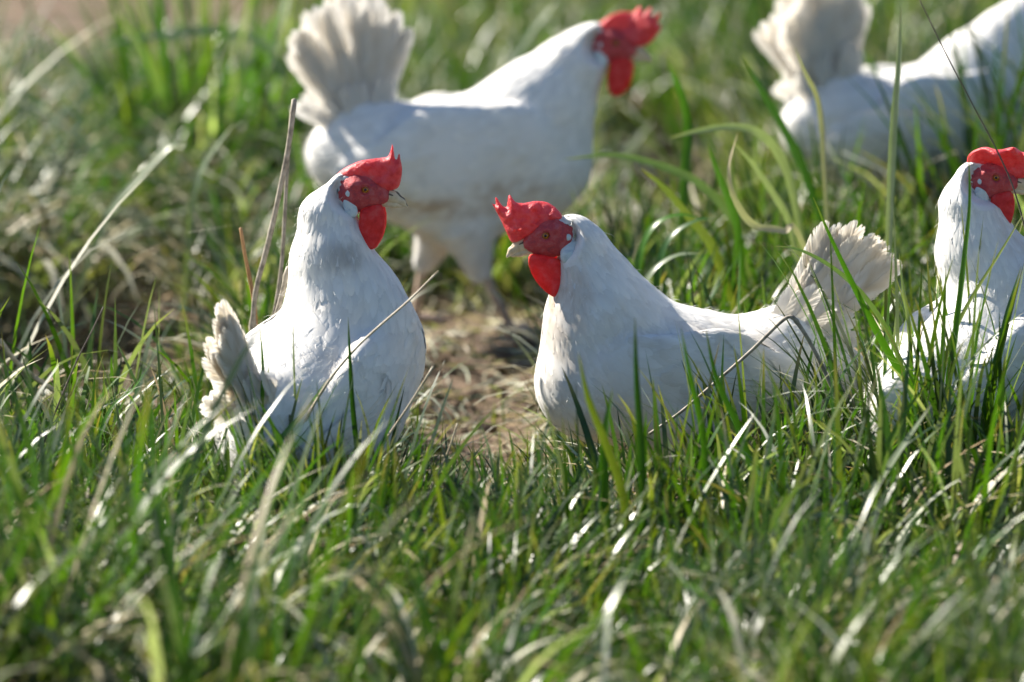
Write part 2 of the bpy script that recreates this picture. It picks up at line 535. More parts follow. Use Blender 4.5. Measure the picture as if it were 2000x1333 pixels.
    L = par[:, 0] * rg.uniform(.8, 1.2, num); Wd = par[:, 1] * rg.uniform(.85, 1.15, num); lift = par[:, 2] * rg.uniform(.4, 1.6, num)
    L[isw] *= 1.0; lift[isw] *= 1.7
    rowS = np.array([0, .3, .58, .82, 1.0]); rowW = np.array([.45, .9, 1.0, .82, .42]); colC = np.array([-1, -.5, 0, .5, 1])
    VV = np.zeros((num, 5, 5, 3))
    for i, (rs, rw) in enumerate(zip(rowS, rowW)):
        for j, cc in enumerate(colC):
            sh = rs - .10 * cc * cc * rs + (rg.normal(0, .035, num) if i == 4 else 0)
            p = P0 + fl * (L * sh)[:, None] + sd_ * (Wd * .5 * rw * cc)[:, None]
            VV[:, i, j] = p
    flat = VV.reshape(-1, 3)
    off = np.zeros((num, 5, 5))
    lay = rg.uniform(.0005, .0010, num)
    for i, rs in enumerate(rowS):
        for j, cc in enumerate(colC):
            off[:, i, j] = lay + lift * L * (rs ** 1.2 - .55 * rs ** 4) - .0007 * cc * cc * rs
    o2 = off.reshape(-1)
    flat = F.drop(flat, np.maximum(o2, .0001))
    # drop feathers that a fold of the body has pulled out of shape
    fx = flat.reshape(num, 5, 5, 3)
    miss = np.abs(F.val(flat) - np.maximum(o2, .0001)).reshape(num, 25).max(1)
    lng = np.linalg.norm(np.diff(fx, axis=1), axis=-1).max((1, 2)) / L; wde = np.linalg.norm(np.diff(fx, axis=2), axis=-1).max((1, 2)) / Wd
    gn = F.grad(flat).reshape(num, 25, 3); turn = (gn * gn[:, 12:13]).sum(-1).min(1)
    good = (miss < .0016) & (lng < .50) & (wde < .42) & (turn > .35)
    # plumage colour: white, a little uneven, with this hen's soiled places and painted shade
    tone = rg.normal(1, .03, num)
    colr = WHITE[None] * np.clip(tone, .9, 1.05)[:, None]
    cv = np.repeat(colr, 25, 0)
    vane = np.array([.90, .93, .97, 1.0, 1.02])[:, None] * np.array([.97, 1.0, 1.01, 1.0, .97])[None]  # shade between layered feathers painted in: darker roots and side edges
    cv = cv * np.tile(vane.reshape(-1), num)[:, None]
    m1 = fbm(flat[:, 0] * 55 + flat[:, 1] * 31 + S['seed'], flat[:, 2] * 55 - flat[:, 1] * 23, 3)
    m2 = fbm(flat[:, 0] * 260 + flat[:, 1] * 190, flat[:, 2] * 260 + flat[:, 1] * 120, 2)
    soil_ = np.clip((m1 - .46) * 2.2, 0, 1) * (.35 + .65 * m2) * S.get('mottle', .22) + np.clip((m2 - .62) * 3, 0, 1) * .06
    cv = cv * (1 - soil_[:, None]) + np.array([.55, .47, .37])[None] * soil_[:, None]
    for (sx, sy, sz, sr, sc, st) in S.get('stains_and_shade', []):
        dd = np.linalg.norm((flat - np.array([sx, sy, sz])) / np.array(sr), axis=1)
        nz = fbm(flat[:, 0] * 130 + flat[:, 1] * 90, flat[:, 2] * 110 + flat[:, 1] * 60, 3)
        k = np.clip(1.25 - dd, 0, 1) ** .8 * np.clip((nz - .30) * 2.6, 0, 1) * st
        cv = cv * (1 - k[:, None]) + np.array(sc)[None] * k[:, None]
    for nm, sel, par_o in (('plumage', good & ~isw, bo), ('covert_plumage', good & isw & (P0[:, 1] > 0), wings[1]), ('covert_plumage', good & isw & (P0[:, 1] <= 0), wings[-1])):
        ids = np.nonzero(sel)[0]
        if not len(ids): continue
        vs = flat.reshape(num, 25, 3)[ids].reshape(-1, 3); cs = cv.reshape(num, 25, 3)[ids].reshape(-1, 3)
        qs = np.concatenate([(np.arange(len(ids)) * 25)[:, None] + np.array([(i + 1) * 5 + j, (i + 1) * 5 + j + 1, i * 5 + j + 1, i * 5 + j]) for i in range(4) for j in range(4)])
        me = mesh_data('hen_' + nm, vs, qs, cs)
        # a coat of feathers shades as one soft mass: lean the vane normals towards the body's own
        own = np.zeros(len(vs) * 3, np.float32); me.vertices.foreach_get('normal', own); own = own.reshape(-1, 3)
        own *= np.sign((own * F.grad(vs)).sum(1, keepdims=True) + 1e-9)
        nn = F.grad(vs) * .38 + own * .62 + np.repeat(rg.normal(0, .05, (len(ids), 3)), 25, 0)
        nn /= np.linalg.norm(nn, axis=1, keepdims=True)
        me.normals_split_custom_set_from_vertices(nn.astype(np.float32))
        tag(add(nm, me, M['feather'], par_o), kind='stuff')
    # --- loose down along belly, rump and thighs
    dn = S.get('downs', 6000)
    lowp = np.nonzero((prob > 0) & ((nr_z := F.grad(c)[:, 2]) < .35))[0]
    lowp = np.nonzero(prob > 0)[0]
    pr = area[lowp] * np.where(F.grad(c[lowp])[:, 2] < .35, 1.0, .5) * np.where(c[lowp, 0] < n['E'][0][0] + .03, 3.0, .6)
    pk = lowp[rg.choice(len(lowp), dn, p=pr / pr.sum())]
    p = F.drop(c[pk] + rg.normal(0, h * .5, (dn, 3)), .001)
    g = F.grad(p); f2, _ = region(p)
    dv = f2 * 1.0 + g * rg.uniform(.15, .6, dn)[:, None] + rg.normal(0, .28, (dn, 3)); dv /= np.linalg.norm(dv, axis=1, keepdims=True)
    sv = np.cross(dv, g + rg.normal(0, .4, (dn, 3))); sv /= np.linalg.norm(sv, axis=1, keepdims=True)
    ln = rg.uniform(.006, .016, dn)[:, None]; wv = rg.uniform(.00012, .00028, dn)[:, None]
    tv = np.stack([p - sv * wv, p + sv * wv, p + dv * ln * .6 + sv * wv * .7 , p + dv * ln * .6 - sv * wv * .7, p + dv * ln - g * ln * .15], 1).reshape(-1, 3)
    kk = (np.arange(dn) * 5)[:, None]
    tag(add('down', mesh_data('hen_down', tv, [kk + np.array([0, 1, 2, 3]), kk + np.array([3, 2, 4])], np.repeat(WHITE[None] * .98, dn * 5, 0)), M['feather'], bo), kind='stuff')
    # --- flight feathers of the folded wings, one object each
    for s in (1, -1):
        nf = W_.get('n', 7)
        for i in range(nf):
            t = i / (nf - 1)
            a = np.array([W_['f0'][0] + (W_['f1'][0] - W_['f0'][0]) * t, s * .2, W_['f0'][1] + (W_['f1'][1] - W_['f0'][1]) * t])
            LL = W_['flen'][0] + (W_['flen'][1] - W_['flen'][0]) * t
            fv, ff, ft, fe = barbed_feather(LL, .026, rg, 44, 0, .12, .05)
            fd = wd + np.array([0, 0, .10 * (t - .5)])
            R = frame(fd, np.array([0, s, 0.0]))
            q = fv @ R.T + a
            # press on to the flank from outside
            q[:, 1] = s * np.clip(s * q[:, 1], None, .115)
            for _ in range(10):
                v = F.val(q) - (-.0015 + np.clip(ft * 1.4, 0, 1) * (.0055 + .0010 * (nf - i))); q[:, 1] -= s * np.clip(v, -.01, .012) * .8
            q[:, 1] = s * np.maximum(s * q[:, 1], .030)
            q = q + np.array([0, s, 0]) * (fv[:, 2:3])
            add('flight_feather', mesh_data('hen_flight_feather', q, ff, feather_colour(ft, fe, rg, S['dirt'] * .35, i * 3.1 + S['seed'])), M['feather'], wings[s])
    # --- tail: a root mesh with each feather under it
    tv_, tq = blob([(tb - tdir * .045, .020, tb + tdir * .02, .008, .6)], .003)
    tail = add('tail', mesh_data('hen_tail', tv_, tq), M['down'], root)
    nt_ = tl['n']
    for s in (1, -1):
        for i in range(nt_):
            t = i / (nt_ - 1)
            an = math.radians(tl['a0'] + (tl['a1'] - tl['a0']) * t + rg.normal(0, 1.8))
            LL = (tl['l0'] + (tl['l1'] - tl['l0']) * t) * rg.uniform(.93, 1.05)
            if 'lm' in tl: LL += tl['lm'] * math.sin(math.pi * t)
            dv = np.array([-math.cos(an), s * tl['splay'] * (1 - t) + s * .02, math.sin(an)])
            tilt = .25 + .75 * t
            R = frame(dv, np.array([-.35 * math.sin(an) * (1 - .5 * t), s, .35 * (1 - t)]))
            fv, ff, ft, fe = barbed_feather(LL, tl['w'] * rg.uniform(.9, 1.1), rg, 84, rg.normal(.05, .08), tl.get('fray', .5), .1)
            q = fv @ R.T + tb + np.array([0, s * (.002 + tl.get('open', .008) * (1 - t)), 0]) - tdir * .012 + np.array([.012 * t, 0, -.006 * (1 - t)])
            add('tail_feather', mesh_data('hen_tail_feather', q, ff, feather_colour(ft, fe, rg, S['dirt'], i * 2.3 + s + S['seed'])), M['vane'], tail)
        for i in range(tl.get('nc', 6)):                   # coverts over the tail's root
            t = i / max(1, tl.get('nc', 6) - 1)
            an = math.radians(tl['a0'] - 18 + (tl['a1'] - tl['a0'] + 14) * t + rg.normal(0, 3))
            dv = np.array([-math.cos(an), s * (.10 + .08 * rg.random()), math.sin(an)])
            R = frame(dv, np.array([.2, s, .2]))
            fv, ff, ft, fe = barbed_feather(rg.uniform(.075, .105), .026, rg, 44, rg.normal(.10, .08), .4, .15)
            q = fv @ R.T + tb + np.array([0, s * (.014 + .004 * rg.random()), 0]) - tdir * .040 + np.array([.020 * t, 0, .004 * t])
            add('tail_covert', mesh_data('hen_tail_covert', q, ff, feather_colour(ft, fe, rg, S['dirt'] * .4, i * 1.7 + S['seed'])), M['vane'], tail)
    # --- head: bare face, beak, eyes, comb, wattles, earlobes
    hh = .0011
    lo2 = np.array([-.032, -.026, -.032]); hi2 = np.array([.046, .026, .03])
    GG = grid_of(lo2, hi2, hh)
    fh = smin(cone_sdf(GG, *head_prims[0]), cone_sdf(GG, *head_prims[1]), .012)
    reg = (np.sqrt(((GG[..., 0] - .0055) / .0285) ** 2 + ((GG[..., 2] + .0015) / .0215) ** 2) - 1) * .02
    reg = reg + (fbm(GG[..., 0] * 260, GG[..., 2] * 260 + GG[..., 1] * 90, 2) - .5) * .006
    brow = cone_sdf(GG, (-.004, .0155, .0085), .0042, (.017, .011, .0062), .0022, 1.0)
    brow2 = cone_sdf(GG, (-.004, -.0155, .0085), .0042, (.017, -.011, .0062), .0022, 1.0)
    sock = np.minimum(np.linalg.norm(GG - np.array([.0085, .0155, .0035]), axis=-1), np.linalg.norm(GG - np.array([.0085, -.0155, .0035]), axis=-1)) - .0049
    ff_ = smin(smin(fh - .0014, brow, .005), brow2, .005)
    ff_ = -smin(-ff_, sock, .003)
    fv, fq_ = surface_nets(np.maximum(ff_, reg), lo2, hh)
    face = add('face', mesh_data('hen_face', fromh(relax(fv, fq_, 1)), fq_), M['face'], root)
    for s in (1, -1):
        ev, eq = blob([((.0085, s * .0108, .0035), .0052, (.0085, s * .0109, .0035), .0052, 1.0)], .0008)
        eye = add('eye', mesh_data('hen_eye', fromh(ev), eq), M['iris'], root)
        pv, pq = blob([((.0087, s * .0147, .0036), .0019, (.0087, s * .0148, .0036), .0019, 1.0)], .0005)
        add('pupil', mesh_data('hen_pupil', fromh(pv), pq), M['pupil'], eye)
        # lid: a thin ring of skin
        a = np.linspace(0, 2 * math.pi, 20, endpoint=False); b = np.linspace(0, 2 * math.pi, 6, endpoint=False)
        A, B = np.meshgrid(a, b, indexing='ij')
        rr = .0046 + .0009 * np.cos(B)
        lv = np.stack([.0085 + rr * np.cos(A) * 1.1, s * (.0142 + .0008 * np.sin(B)), .0035 + rr * np.sin(A) * .92], -1).reshape(-1, 3)
        lq = np.array([[i * 6 + j, ((i + 1) % 20) * 6 + j, ((i + 1) % 20) * 6 + (j + 1) % 6, i * 6 + (j + 1) % 6] for i in range(20) for j in range(6)])
        add('eyelid', mesh_data('hen_eyelid', fromh(lv), lq), M['face'], eye)
        ec = S['head'].get('lobe', (-.0085, -.018, .0078, .0122))
        def skin_y(x, z):                                    # where the side of the head lies
            ys = np.linspace(.045, .0, 90)
            v = F.val(fromh(np.stack([np.full(90, x), s * ys, np.full(90, z)], 1)))
            k = np.nonzero(v < 0)[0]
            return ys[k[0]] if len(k) else .012
        y1 = skin_y(ec[0], ec[1] + .004); y2 = skin_y(ec[0] + .003, ec[1] - ec[3] + ec[2]) + .0018; y1 += .0012
        lv, lq = blob([((ec[0], s * y1, ec[1] + ec[3] - ec[2]), ec[2], (ec[0] + .003, s * y2, ec[1] - ec[3] + ec[2]), ec[2] * .9, .40, s * (y1 + y2) / 2)], .0009)
        lobe = add('earlobe', mesh_data('hen_earlobe', fromh(lv), lq), M['lobe'], root)
        y3 = skin_y(ec[0] + .001, ec[1] + .0165) + .0008
        lv, lq = blob([((ec[0] - .001, s * y3, ec[1] + .0165), .0040, (ec[0] + .0045, s * y3, ec[1] + .017), .0036, .28, s * y3)], .0007)
        add('ear_patch', mesh_data('hen_ear_patch', fromh(lv), lq), M['lobe'], lobe)
    bv, bq = blob([((.026, 0, -.0025), .0082, (.038, 0, -.0045), .0066, .78), ((.038, 0, -.0045), .0066, (.0485, 0, -.009), .0036, .75), ((.0485, 0, -.009), .0036, (.0545, 0, -.0145), .0013, .75)], .0009, .003)
    beak = add('beak', mesh_data('hen_beak', fromh(bv), bq), M['beak'], root)
    bv, bq = blob([((.026, 0, -.0115), .0048, (.040, 0, -.0128), .0036, .85), ((.040, 0, -.0128), .0036, (.0495, 0, -.0145), .0014, .8)], .0009, .003)
    add('lower_mandible', mesh_data('hen_lower_mandible', fromh(bv), bq), M['beak'], beak)
    bv, bq = blob([((.030, 0, .0035), .0034, (.042, 0, -.001), .0026, .8), ((.042, 0, -.001), .0026, (.050, 0, -.0068), .0018, .8), ((.050, 0, -.0068), .0018, (.0549, 0, -.0136), .0009, .8)], .0007, .002)
    add('beak_ridge', mesh_data('hen_beak_ridge', fromh(bv), bq), M['beak_dark'] if S['head'].get('dark_beak', True) else M['beak'], beak)
    for s in (1, -1):
        nv, nq = blob([((.034, s * .0052, -.0008), .0012, (.0385, s * .0049, -.0022), .0010, .7, s * .005)], .0005)
        add('nostril', mesh_data('hen_nostril', fromh(nv), nq), M['beak_dark'], beak)
    cb = S['comb']
    zt = max(p[1] for p in cb['poly'])
    cv_, cq = cushion(cb['poly'], lambda X, Z: cb.get('t0', .0075) + (cb.get('t1', .0035) - cb.get('t0', .0075)) * np.clip((Z - .006) / (zt - .006), 0, 1), .0095, .0010, cb.get('lobes', .25), S['seed'])
    z0 = .012
    up = np.clip(cv_[:, 2] - z0, 0, None)
    if 'flop' in cb:                                          # the comb lops over to one side
        a = cb['flop'] * np.clip(up / .03, 0, 1.3) * (1 + cb.get('wave', 0) * np.sin(cv_[:, 0] * 190))
        y0 = cv_[:, 1].copy()
        cv_[:, 2] = np.where(up > 0, z0 + up * np.cos(a * .6) - y0 * np.sin(a), cv_[:, 2])
        cv_[:, 1] = y0 * np.cos(a) + up * np.sin(a * .6) * 1.0
    else:
        cv_[:, 1] += cb.get('wave', .0025) * np.sin(cv_[:, 0] * 120 + S['seed']) * np.clip(up / .02, 0, 1)
    add('comb', mesh_data('hen_comb', fromh(cv_), cq), M['comb'], root)
    wt = S['wattle']
    for s in (1, -1):
        wv_, wq = cushion(wt['poly'], lambda X, Z: .0046 + 0 * X, .010, .0012, .22, S['seed'] + s)
        dz = np.clip(-.012 - wv_[:, 2], 0, None)
        wv_[:, 1] += s * (.0085 + .12 * dz) + s * .002 * np.sin(wv_[:, 0] * 160)
        wv_[:, 0] += (s == wt.get('back', 0)) * wt.get('dx', -.004)
        add('wattle', mesh_data('hen_wattle', fromh(wv_), wq), M['wattle'], root)
    # --- legs
    for lg in S['legs']:
        k, a, toe_dir = [np.array(q, float) for q in lg]
        lv, lq = blob([(k, .0085, a, .0062, 1.0), (a, .0072, a + np.array([0, 0, -.004]), .0075, 1.0)], .0022)
        leg = add('leg', mesh_data('hen_leg', lv, lq), M['shank'], root)
        td = toe_dir / np.linalg.norm(toe_dir)
        for an, ln in ((0, .052), (32, .042), (-32, .042), (180, .022)):
            ca, sa = math.cos(math.radians(an)), math.sin(math.radians(an))
            dv = np.array([td[0] * ca - td[1] * sa, td[0] * sa + td[1] * ca, td[2] * ca])
            b = a + dv * ln * .55 + np.array([0, 0, .002]); e = a + dv * ln + np.array([0, 0, -.002])
            lv, lq = blob([(a, .0056, b, .0048, 1.0), (b, .0048, e, .0034, 1.0), (e, .003, e + dv * .010 + np.array([0, 0, -.003]), .0009, 1.0)], .0019, .004)
            add('toe', mesh_data('hen_toe', lv, lq), M['shank'], leg)
    return root
R_ = math.radians
COMB_A = [(.0445, .006), (.047, .018), (.0470, .031), (.0450, .0375), (.0432, .0470), (.0410, .0375), (.0385, .0375), (.0362, .0490), (.0350, .0570), (.0330, .0460), (.0305, .0395), (.018, .0375), (.0, .0345), (-.013, .0275), (-.022, .0210), (-.029, .0130), (-.014, .0115), (.0, .010), (.02, .004), (.034, .0015)]
COMB_B = [(.047, -.001), (.050, .012), (.0545, .029), (.0580, .040), (.0615, .0500), (.0565, .0430), (.0555, .0560), (.0500, .0420), (.0450, .0400), (.0430, .0470), (.0400, .0560), (.0350, .0440), (.0243, .0415), (.012, .0415), (.0, .038), (-.0085, .030), (-.015, .019), (-.006, .012), (.016, .0085), (.032, .003)]
COMB_C = [(.045, .004), (.054, .014), (.062, .032), (.055, .034), (.058, .051), (.048, .040), (.045, .057), (.036, .043), (.030, .055), (.022, .042), (.010, .043), (-.004, .037), (-.014, .028), (-.022, .018), (-.010, .010), (.01, .007), (.03, .001)]
COMB_D = [(.044, .004), (.052, .020), (.058, .036), (.050, .036), (.046, .050), (.038, .041), (.028, .058), (.020, .047), (.008, .052), (-.006, .047), (-.020, .040), (-.027, .028), (-.028, .014), (-.012, .008), (.01, .006), (.03, .001)]
WAT_A = [(.004, -.018), (.016, -.013), (.027, -.011), (.0315, -.022), (.0325, -.036), (.0295, -.050), (.0245, -.061), (.0165, -.0640), (.0095, -.060), (.005, -.049), (.002, -.032)]
WAT_B = [(-.006, -.028), (.008, -.020), (.026, -.014), (.032, -.020), (.0325, -.034), (.026, -.050), (.016, -.063), (.004, -.0690), (-.004, -.062), (-.008, -.045)]

GREY = (.30, .28, .27); BROWN = (.42, .30, .19); TAN = (.60, .50, .38); DARK = (.09, .07, .06)

# alert hen with its back to the camera, head turned in profile
def erect(yaw, hyaw):
    c, s_ = math.cos(-yaw), math.sin(-yaw)
    w = lambda x, y, z: (x * c - y * s_, x * s_ + y * c, z)          # world offsets -> local
    return w
loc = on_ground(630, 1015)
yw = R_(58)
wl_ = erect(yw, 0)
hen(dict(seed=11, wk=.022, mottle=.3, loc=loc, yaw=yw, dirt=.75, label='upright white hen facing away with red-combed head turned in profile beside dry stalks',
    nodes={
        'H': (*wl_(.026, .034, .3640), .0215, .92), 'T': (*wl_(.006, .032, .336), .0300, .97), 'M': (*wl_(.011, .030, .288), .0440, .98),
        'B': (.044, -.004, .228, .060, 1.0), 'C': (.056, 0, .166, .071, .98), 'D': (.002, 0, .144, .083, .96), 'E': (-.070, 0, .122, .068, .95), 'U': (-.106, 0, .098, .046, .95)},
    head=dict(pos=wl_(.0415, .034, .3665), yaw=-yw - R_(4), pitch=R_(-3), s=1.0),
    comb=dict(poly=COMB_A, t0=.0095, t1=.0075, lobes=.25), wattle=dict(poly=WAT_A),
    tail=dict(base=(-.126, .146), a0=45, a1=58, l0=.125, l1=.155, w=.031, n=7, splay=.025, fray=.4, open=.003),
    wing=dict(pts=[(.058, .188, .044, .067), (-.01, .150, .054, .075), (-.085, .112, .030, .060)], flow=(-.86, 0, -.42), f0=(-.005, .165), f1=(-.02, .110), flen=(.115, .085), n=7),
    thighs=[((-.01, .045, .10), .046, (.006, .042, .060), .022), ((-.01, -.045, .10), .046, (.006, -.042, .060), .022)],
    legs=[((.006, .042, .066), (-.006, .042, .010), (1, .1, 0)), ((.006, -.042, .066), (-.004, -.042, .010), (1, -.1, 0))],
    stains_and_shade=[(*wl_(.030, -.020, .300), (.028, .03, .022), GREY, .75), (*wl_(-.01, -.06, .185), (.022, .04, .016), GREY, .6),
            (*wl_(.062, -.06, .165), (.007, .05, .013), DARK, .7), (*wl_(.0, -.06, .16), (.05, .05, .05), TAN, .18)]))

# low, level hen facing the other way
loc = on_ground(1300, 960)
hen(dict(seed=23, loc=loc, yaw=R_(180 + 6), dirt=.8, mottle=.55, label='white hen in profile with brown-stained throat behind a bent grey stalk',
    nodes=dict(H=(.108, 0, .3010, .0225, .9), T=(.099, 0, .285, .029, .95), M=(.084, 0, .250, .037, .95), B=(.074, 0, .200, .058, .92), C=(.080, 0, .132, .066, .98),
               D=(-.018, 0, .123, .081, .92), E=(-.130, 0, .140, .062, .9), U=(-.195, 0, .128, .040, .9)),
    head=dict(pos=(.1310, 0, .3000), yaw=R_(-4), pitch=R_(-10), s=1.03, lobe=(-.0145, -.019, .0092, .0138), dark_beak=False),
    comb=dict(poly=COMB_B, t0=.0115, t1=.0085, lobes=.35, wave=.003), wattle=dict(poly=WAT_B),
    tail=dict(base=(-.150, .184), a0=38, a1=63, l0=.150, l1=.150, w=.034, n=7, splay=.12, fray=.6),
    wing=dict(pts=[(.045, .150, .045, .064), (-.05, .140, .052, .070), (-.155, .128, .026, .052)], flow=(-1, 0, -.10), f0=(-.045, .150), f1=(-.07, .105), flen=(.14, .10), n=7),
    thighs=[((-.03, .04, .085), .045, (-.015, .04, .045), .020), ((-.03, -.04, .085), .045, (-.015, -.04, .045), .020)],
    legs=[((-.015, .04, .05), (-.03, .04, .010), (1, .1, 0)), ((-.015, -.04, .05), (-.028, -.04, .010), (1, -.1, 0))],
    stains_and_shade=[(.125, 0, .225, (.040, .07, .050), BROWN, .95), (.125, 0, .16, (.035, .07, .04), TAN, .6), (-.05, .06, .19, (.10, .05, .028), TAN, .45), (-.10, .05, .12, (.09, .06, .05), TAN, .35), (0, 0, .06, (.15, .1, .035), TAN, .6), (.02, .07, .195, (.05, .04, .02), GREY, .3)]))

# walking hen behind, tall, squirrel tail
def walker(loc, yaw, seed, label, comb, hy, hpz, legs=True):
    return hen(dict(seed=seed, loc=loc, yaw=yaw, dirt=.38, label=label, cover=5.0,
        nodes=dict(H=(.182, 0, .4060, .026, .9), T=(.172, 0, .396, .033, .92), M=(.145, 0, .366, .045, .92), B=(.104, 0, .308, .068, .90), C=(.094, 0, .243, .080, .95),
                   D=(-.006, 0, .226, .095, .88), E=(-.115, 0, .246, .076, .88), U=(-.168, 0, .252, .047, .9)),
        head=dict(pos=(.205, 0, .404), yaw=hy, pitch=hpz, s=1.10),
        comb=dict(poly=comb, t0=.0085, t1=.005, lobes=.35, wave=.005), wattle=dict(poly=WAT_A),
        tail=dict(base=(-.148, .305), a0=50, a1=108, l0=.130, l1=.135, lm=.045, w=.044, n=10, splay=.16, fray=.5, nc=8, rr=.048),
        wing=dict(pts=[(.070, .275, .055, .068), (-.03, .255, .064, .079), (-.135, .232, .032, .060)], flow=(-1, 0, -.16), f0=(-.03, .265), f1=(-.05, .215), flen=(.15, .11), n=7),
        thighs=[((-.03, .045, .15), .036, (-.052, .045, .092), .015), ((.005, -.045, .15), .036, (.022, -.045, .092), .015)],
        legs=[((-.052, .045, .100), (-.068, .045, .012), (1, .1, 0)), ((.022, -.045, .100), (.066, -.045, .012), (1, -.1, -.1))],
        stains_and_shade=[(-.03, -.09, .235, (.03, .06, .025), GREY, .7), (-.06, -.09, .186, (.14, .07, .017), BROWN, .85), (.07, -.09, .212, (.06, .07, .017), BROWN, .7), (0, 0, .12, (.15, .1, .03), TAN, .4)]))  # BROWN strips paint the crease shade along the lower wing edge
walker(on_ground(905, 650), R_(2), 37, 'tall white hen walking over bare soil, blurred, with its fan tail raised', COMB_C, R_(-14), R_(-8))
walker(on_ground(1785, 568), R_(22), 41, 'blurred white hen in shade behind tall grass, its head cut off by the top edge', COMB_C, R_(10), R_(0))

# hen at the edge of the picture with a lopped comb
loc = on_ground(1910, 978)
yw = R_(45)
wl_ = erect(yw, 0)
hen(dict(seed=53, wk=.022, loc=loc, yaw=yw, dirt=.5, label='white hen with a lopped red comb, half hidden by glossy grass at the picture edge',
    nodes={'H': (*wl_(-.008, .034, .3640), .0215, .92), 'T': (*wl_(-.012, .032, .336), .0330, .97), 'M': (*wl_(-.002, .030, .283), .0450, .98),
        'B': (.044, -.004, .226, .060, 1.0), 'C': (.060, 0, .168, .070, .98), 'D': (.002, 0, .146, .080, .96), 'E': (-.080, 0, .128, .064, .95), 'U': (-.125, 0, .108, .046, .95)},
    head=dict(pos=wl_(.010, .034, .3660), yaw=-yw + R_(-8), pitch=R_(-2), s=.95),
    comb=dict(poly=COMB_D, t0=.0075, t1=.004, lobes=.2, flop=-1.15, wave=.12), wattle=dict(poly=WAT_A),
    tail=dict(base=(-.112, .132), a0=0, a1=16, l0=.055, l1=.065, w=.026, n=4, splay=.02, fray=.3, nc=0, rr=.030),
    wing=dict(pts=[(.058, .188, .044, .066), (-.01, .152, .053, .073), (-.095, .118, .030, .060)], flow=(-.88, 0, -.36), f0=(-.005, .165), f1=(-.02, .112), flen=(.12, .09), n=7),
    thighs=[((-.01, .045, .10), .046, (.006, .042, .060), .022), ((-.01, -.045, .10), .046, (.006, -.042, .060), .022)],
    legs=[((.006, .042, .066), (-.006, .042, .010), (1, .1, 0)), ((.006, -.042, .066), (-.004, -.042, .010), (1, -.1, 0))],
    stains_and_shade=[(*wl_(.035, 0, .30), (.02, .04, .05), TAN, .5), (*wl_(.03, -.05, .24), (.05, .06, .03), GREY, .25)]))
# ------------------------------------------------------------------ ground
_bare = []
def bare_spot(px, py, rx, ry, s=1.0):
    g = on_ground(px, py); _bare.append((g[0], g[1], rx, ry, s))
bare_spot(915, 730, .16, .48); bare_spot(950, 800, .12, .32); bare_spot(890, 880, .07, .24); bare_spot(900, 630, .32, .26, .95)
bare_spot(20, 680, .30, .42, 1.0); bare_spot(300, 690, .14, .12, .6)
bare_spot(60, 80, .85, 1.7, .95); bare_spot(1030, 1060, .09, .10, .7); bare_spot(850, 945, .05, .10, .6); bare_spot(1270, 480, .2, .5, .45); bare_spot(1330, 330, .17, .55, .95); bare_spot(640, 330, .14, .5, .5)
def bareness(x, y):
    b = np.zeros(np.shape(x))
    jx = (fbm(x * 9, y * 9 + 3) - .5) * .9; 
    for cx, cy, rx, ry, s in _bare:
        d = np.sqrt(((x - cx) / rx) ** 2 + ((y - cy) / ry) ** 2) + jx
        b = np.maximum(b, s * np.clip((1.15 - d) / .3, 0, 1))
    return b
h2 = on_ground(1330, 340)
def ground_z(x, y):
    x = np.asarray(x, float); y = np.asarray(y, float)
    near = np.clip(1 - (np.hypot(x, y) - 6) / 4, 0, 1)
    z = (fbm(x * 1.7 + 40, y * 1.7 + 11, 3) - .5) * .05 + (fbm(x * 9, y * 9, 2) - .5) * .014
    g = bareness(x, y)
    z = z + (fbm(x * 30, y * 30, 3) - .5) * .020 * g - .012 * g
    hl = on_ground(110, 680)
    z = z - .09 * np.clip(1 - np.hypot((x - hl[0]) / .34, (y - hl[1]) / .40), 0, 1) ** .7
    z = z - .10 * np.clip(1 - np.hypot((x - h2[0]) / .22, (y - h2[1]) / .55), 0, 1) ** .6
    return z * near - .006
def axis(dense, lo, hi, far):
    a = np.arange(lo, hi + 1e-6, dense)
    f = hi + (far - hi) * np.linspace(0, 1, 30)[1:] ** 3
    b = lo - (far + lo) * np.linspace(0, 1, 30)[1:] ** 3
    return np.concatenate([b[::-1], a, f])
gx = axis(.020, -3.0, 3.0, 600); gy = axis(.020, -1.6, 7.5, 600)
GX, GY = np.meshgrid(gx, gy, indexing='ij')
GZ = ground_z(GX, GY)
nx, ny = GX.shape
gi = np.arange(nx * ny).reshape(nx, ny)
gq = np.stack([gi[:-1, :-1], gi[1:, :-1], gi[1:, 1:], gi[:-1, 1:]], -1).reshape(-1, 4)
def mat_soil():
    m, nt, out = new_mat('soil_with_shade')
    p = N(nt, 'ShaderNodeBsdfPrincipled')
    a = noise(nt, 14, 6, 'Object', .65); b = noise(nt, 140, 5, 'Object', .7)
    c1 = ramp(nt, a, [(.30, (.080, .055, .038)), (.52, (.200, .142, .098)), (.75, (.330, .250, .178))])
    c2 = ramp(nt, b, [(.35, (.45, .42, .40)), (.65, (1.15, 1.1, 1.05))])
    mx = N(nt, 'ShaderNodeMix', data_type='RGBA', blend_type='MULTIPLY'); mx.inputs[0].default_value = .8
    nt.links.new(c1, mx.inputs[6]); nt.links.new(c2, mx.inputs[7])
    shade_mx = N(nt, 'ShaderNodeMix', data_type='RGBA', blend_type='MULTIPLY'); shade_mx.inputs[0].default_value = 1  # multiplies in the shade painted on the hollows
    nt.links.new(mx.outputs[2], shade_mx.inputs[6]); nt.links.new(attr_color(nt), shade_mx.inputs[7])
    nt.links.new(shade_mx.outputs[2], p.inputs['Base Color'])
    p.inputs['Roughness'].default_value = .85
    p.inputs['Specular IOR Level'].default_value = .3
    nt.links.new(bump(nt, b, .8, .006), p.inputs['Normal'])
    nt.links.new(p.outputs[0], out.inputs[0])
    return m
M['soil'] = mat_soil()
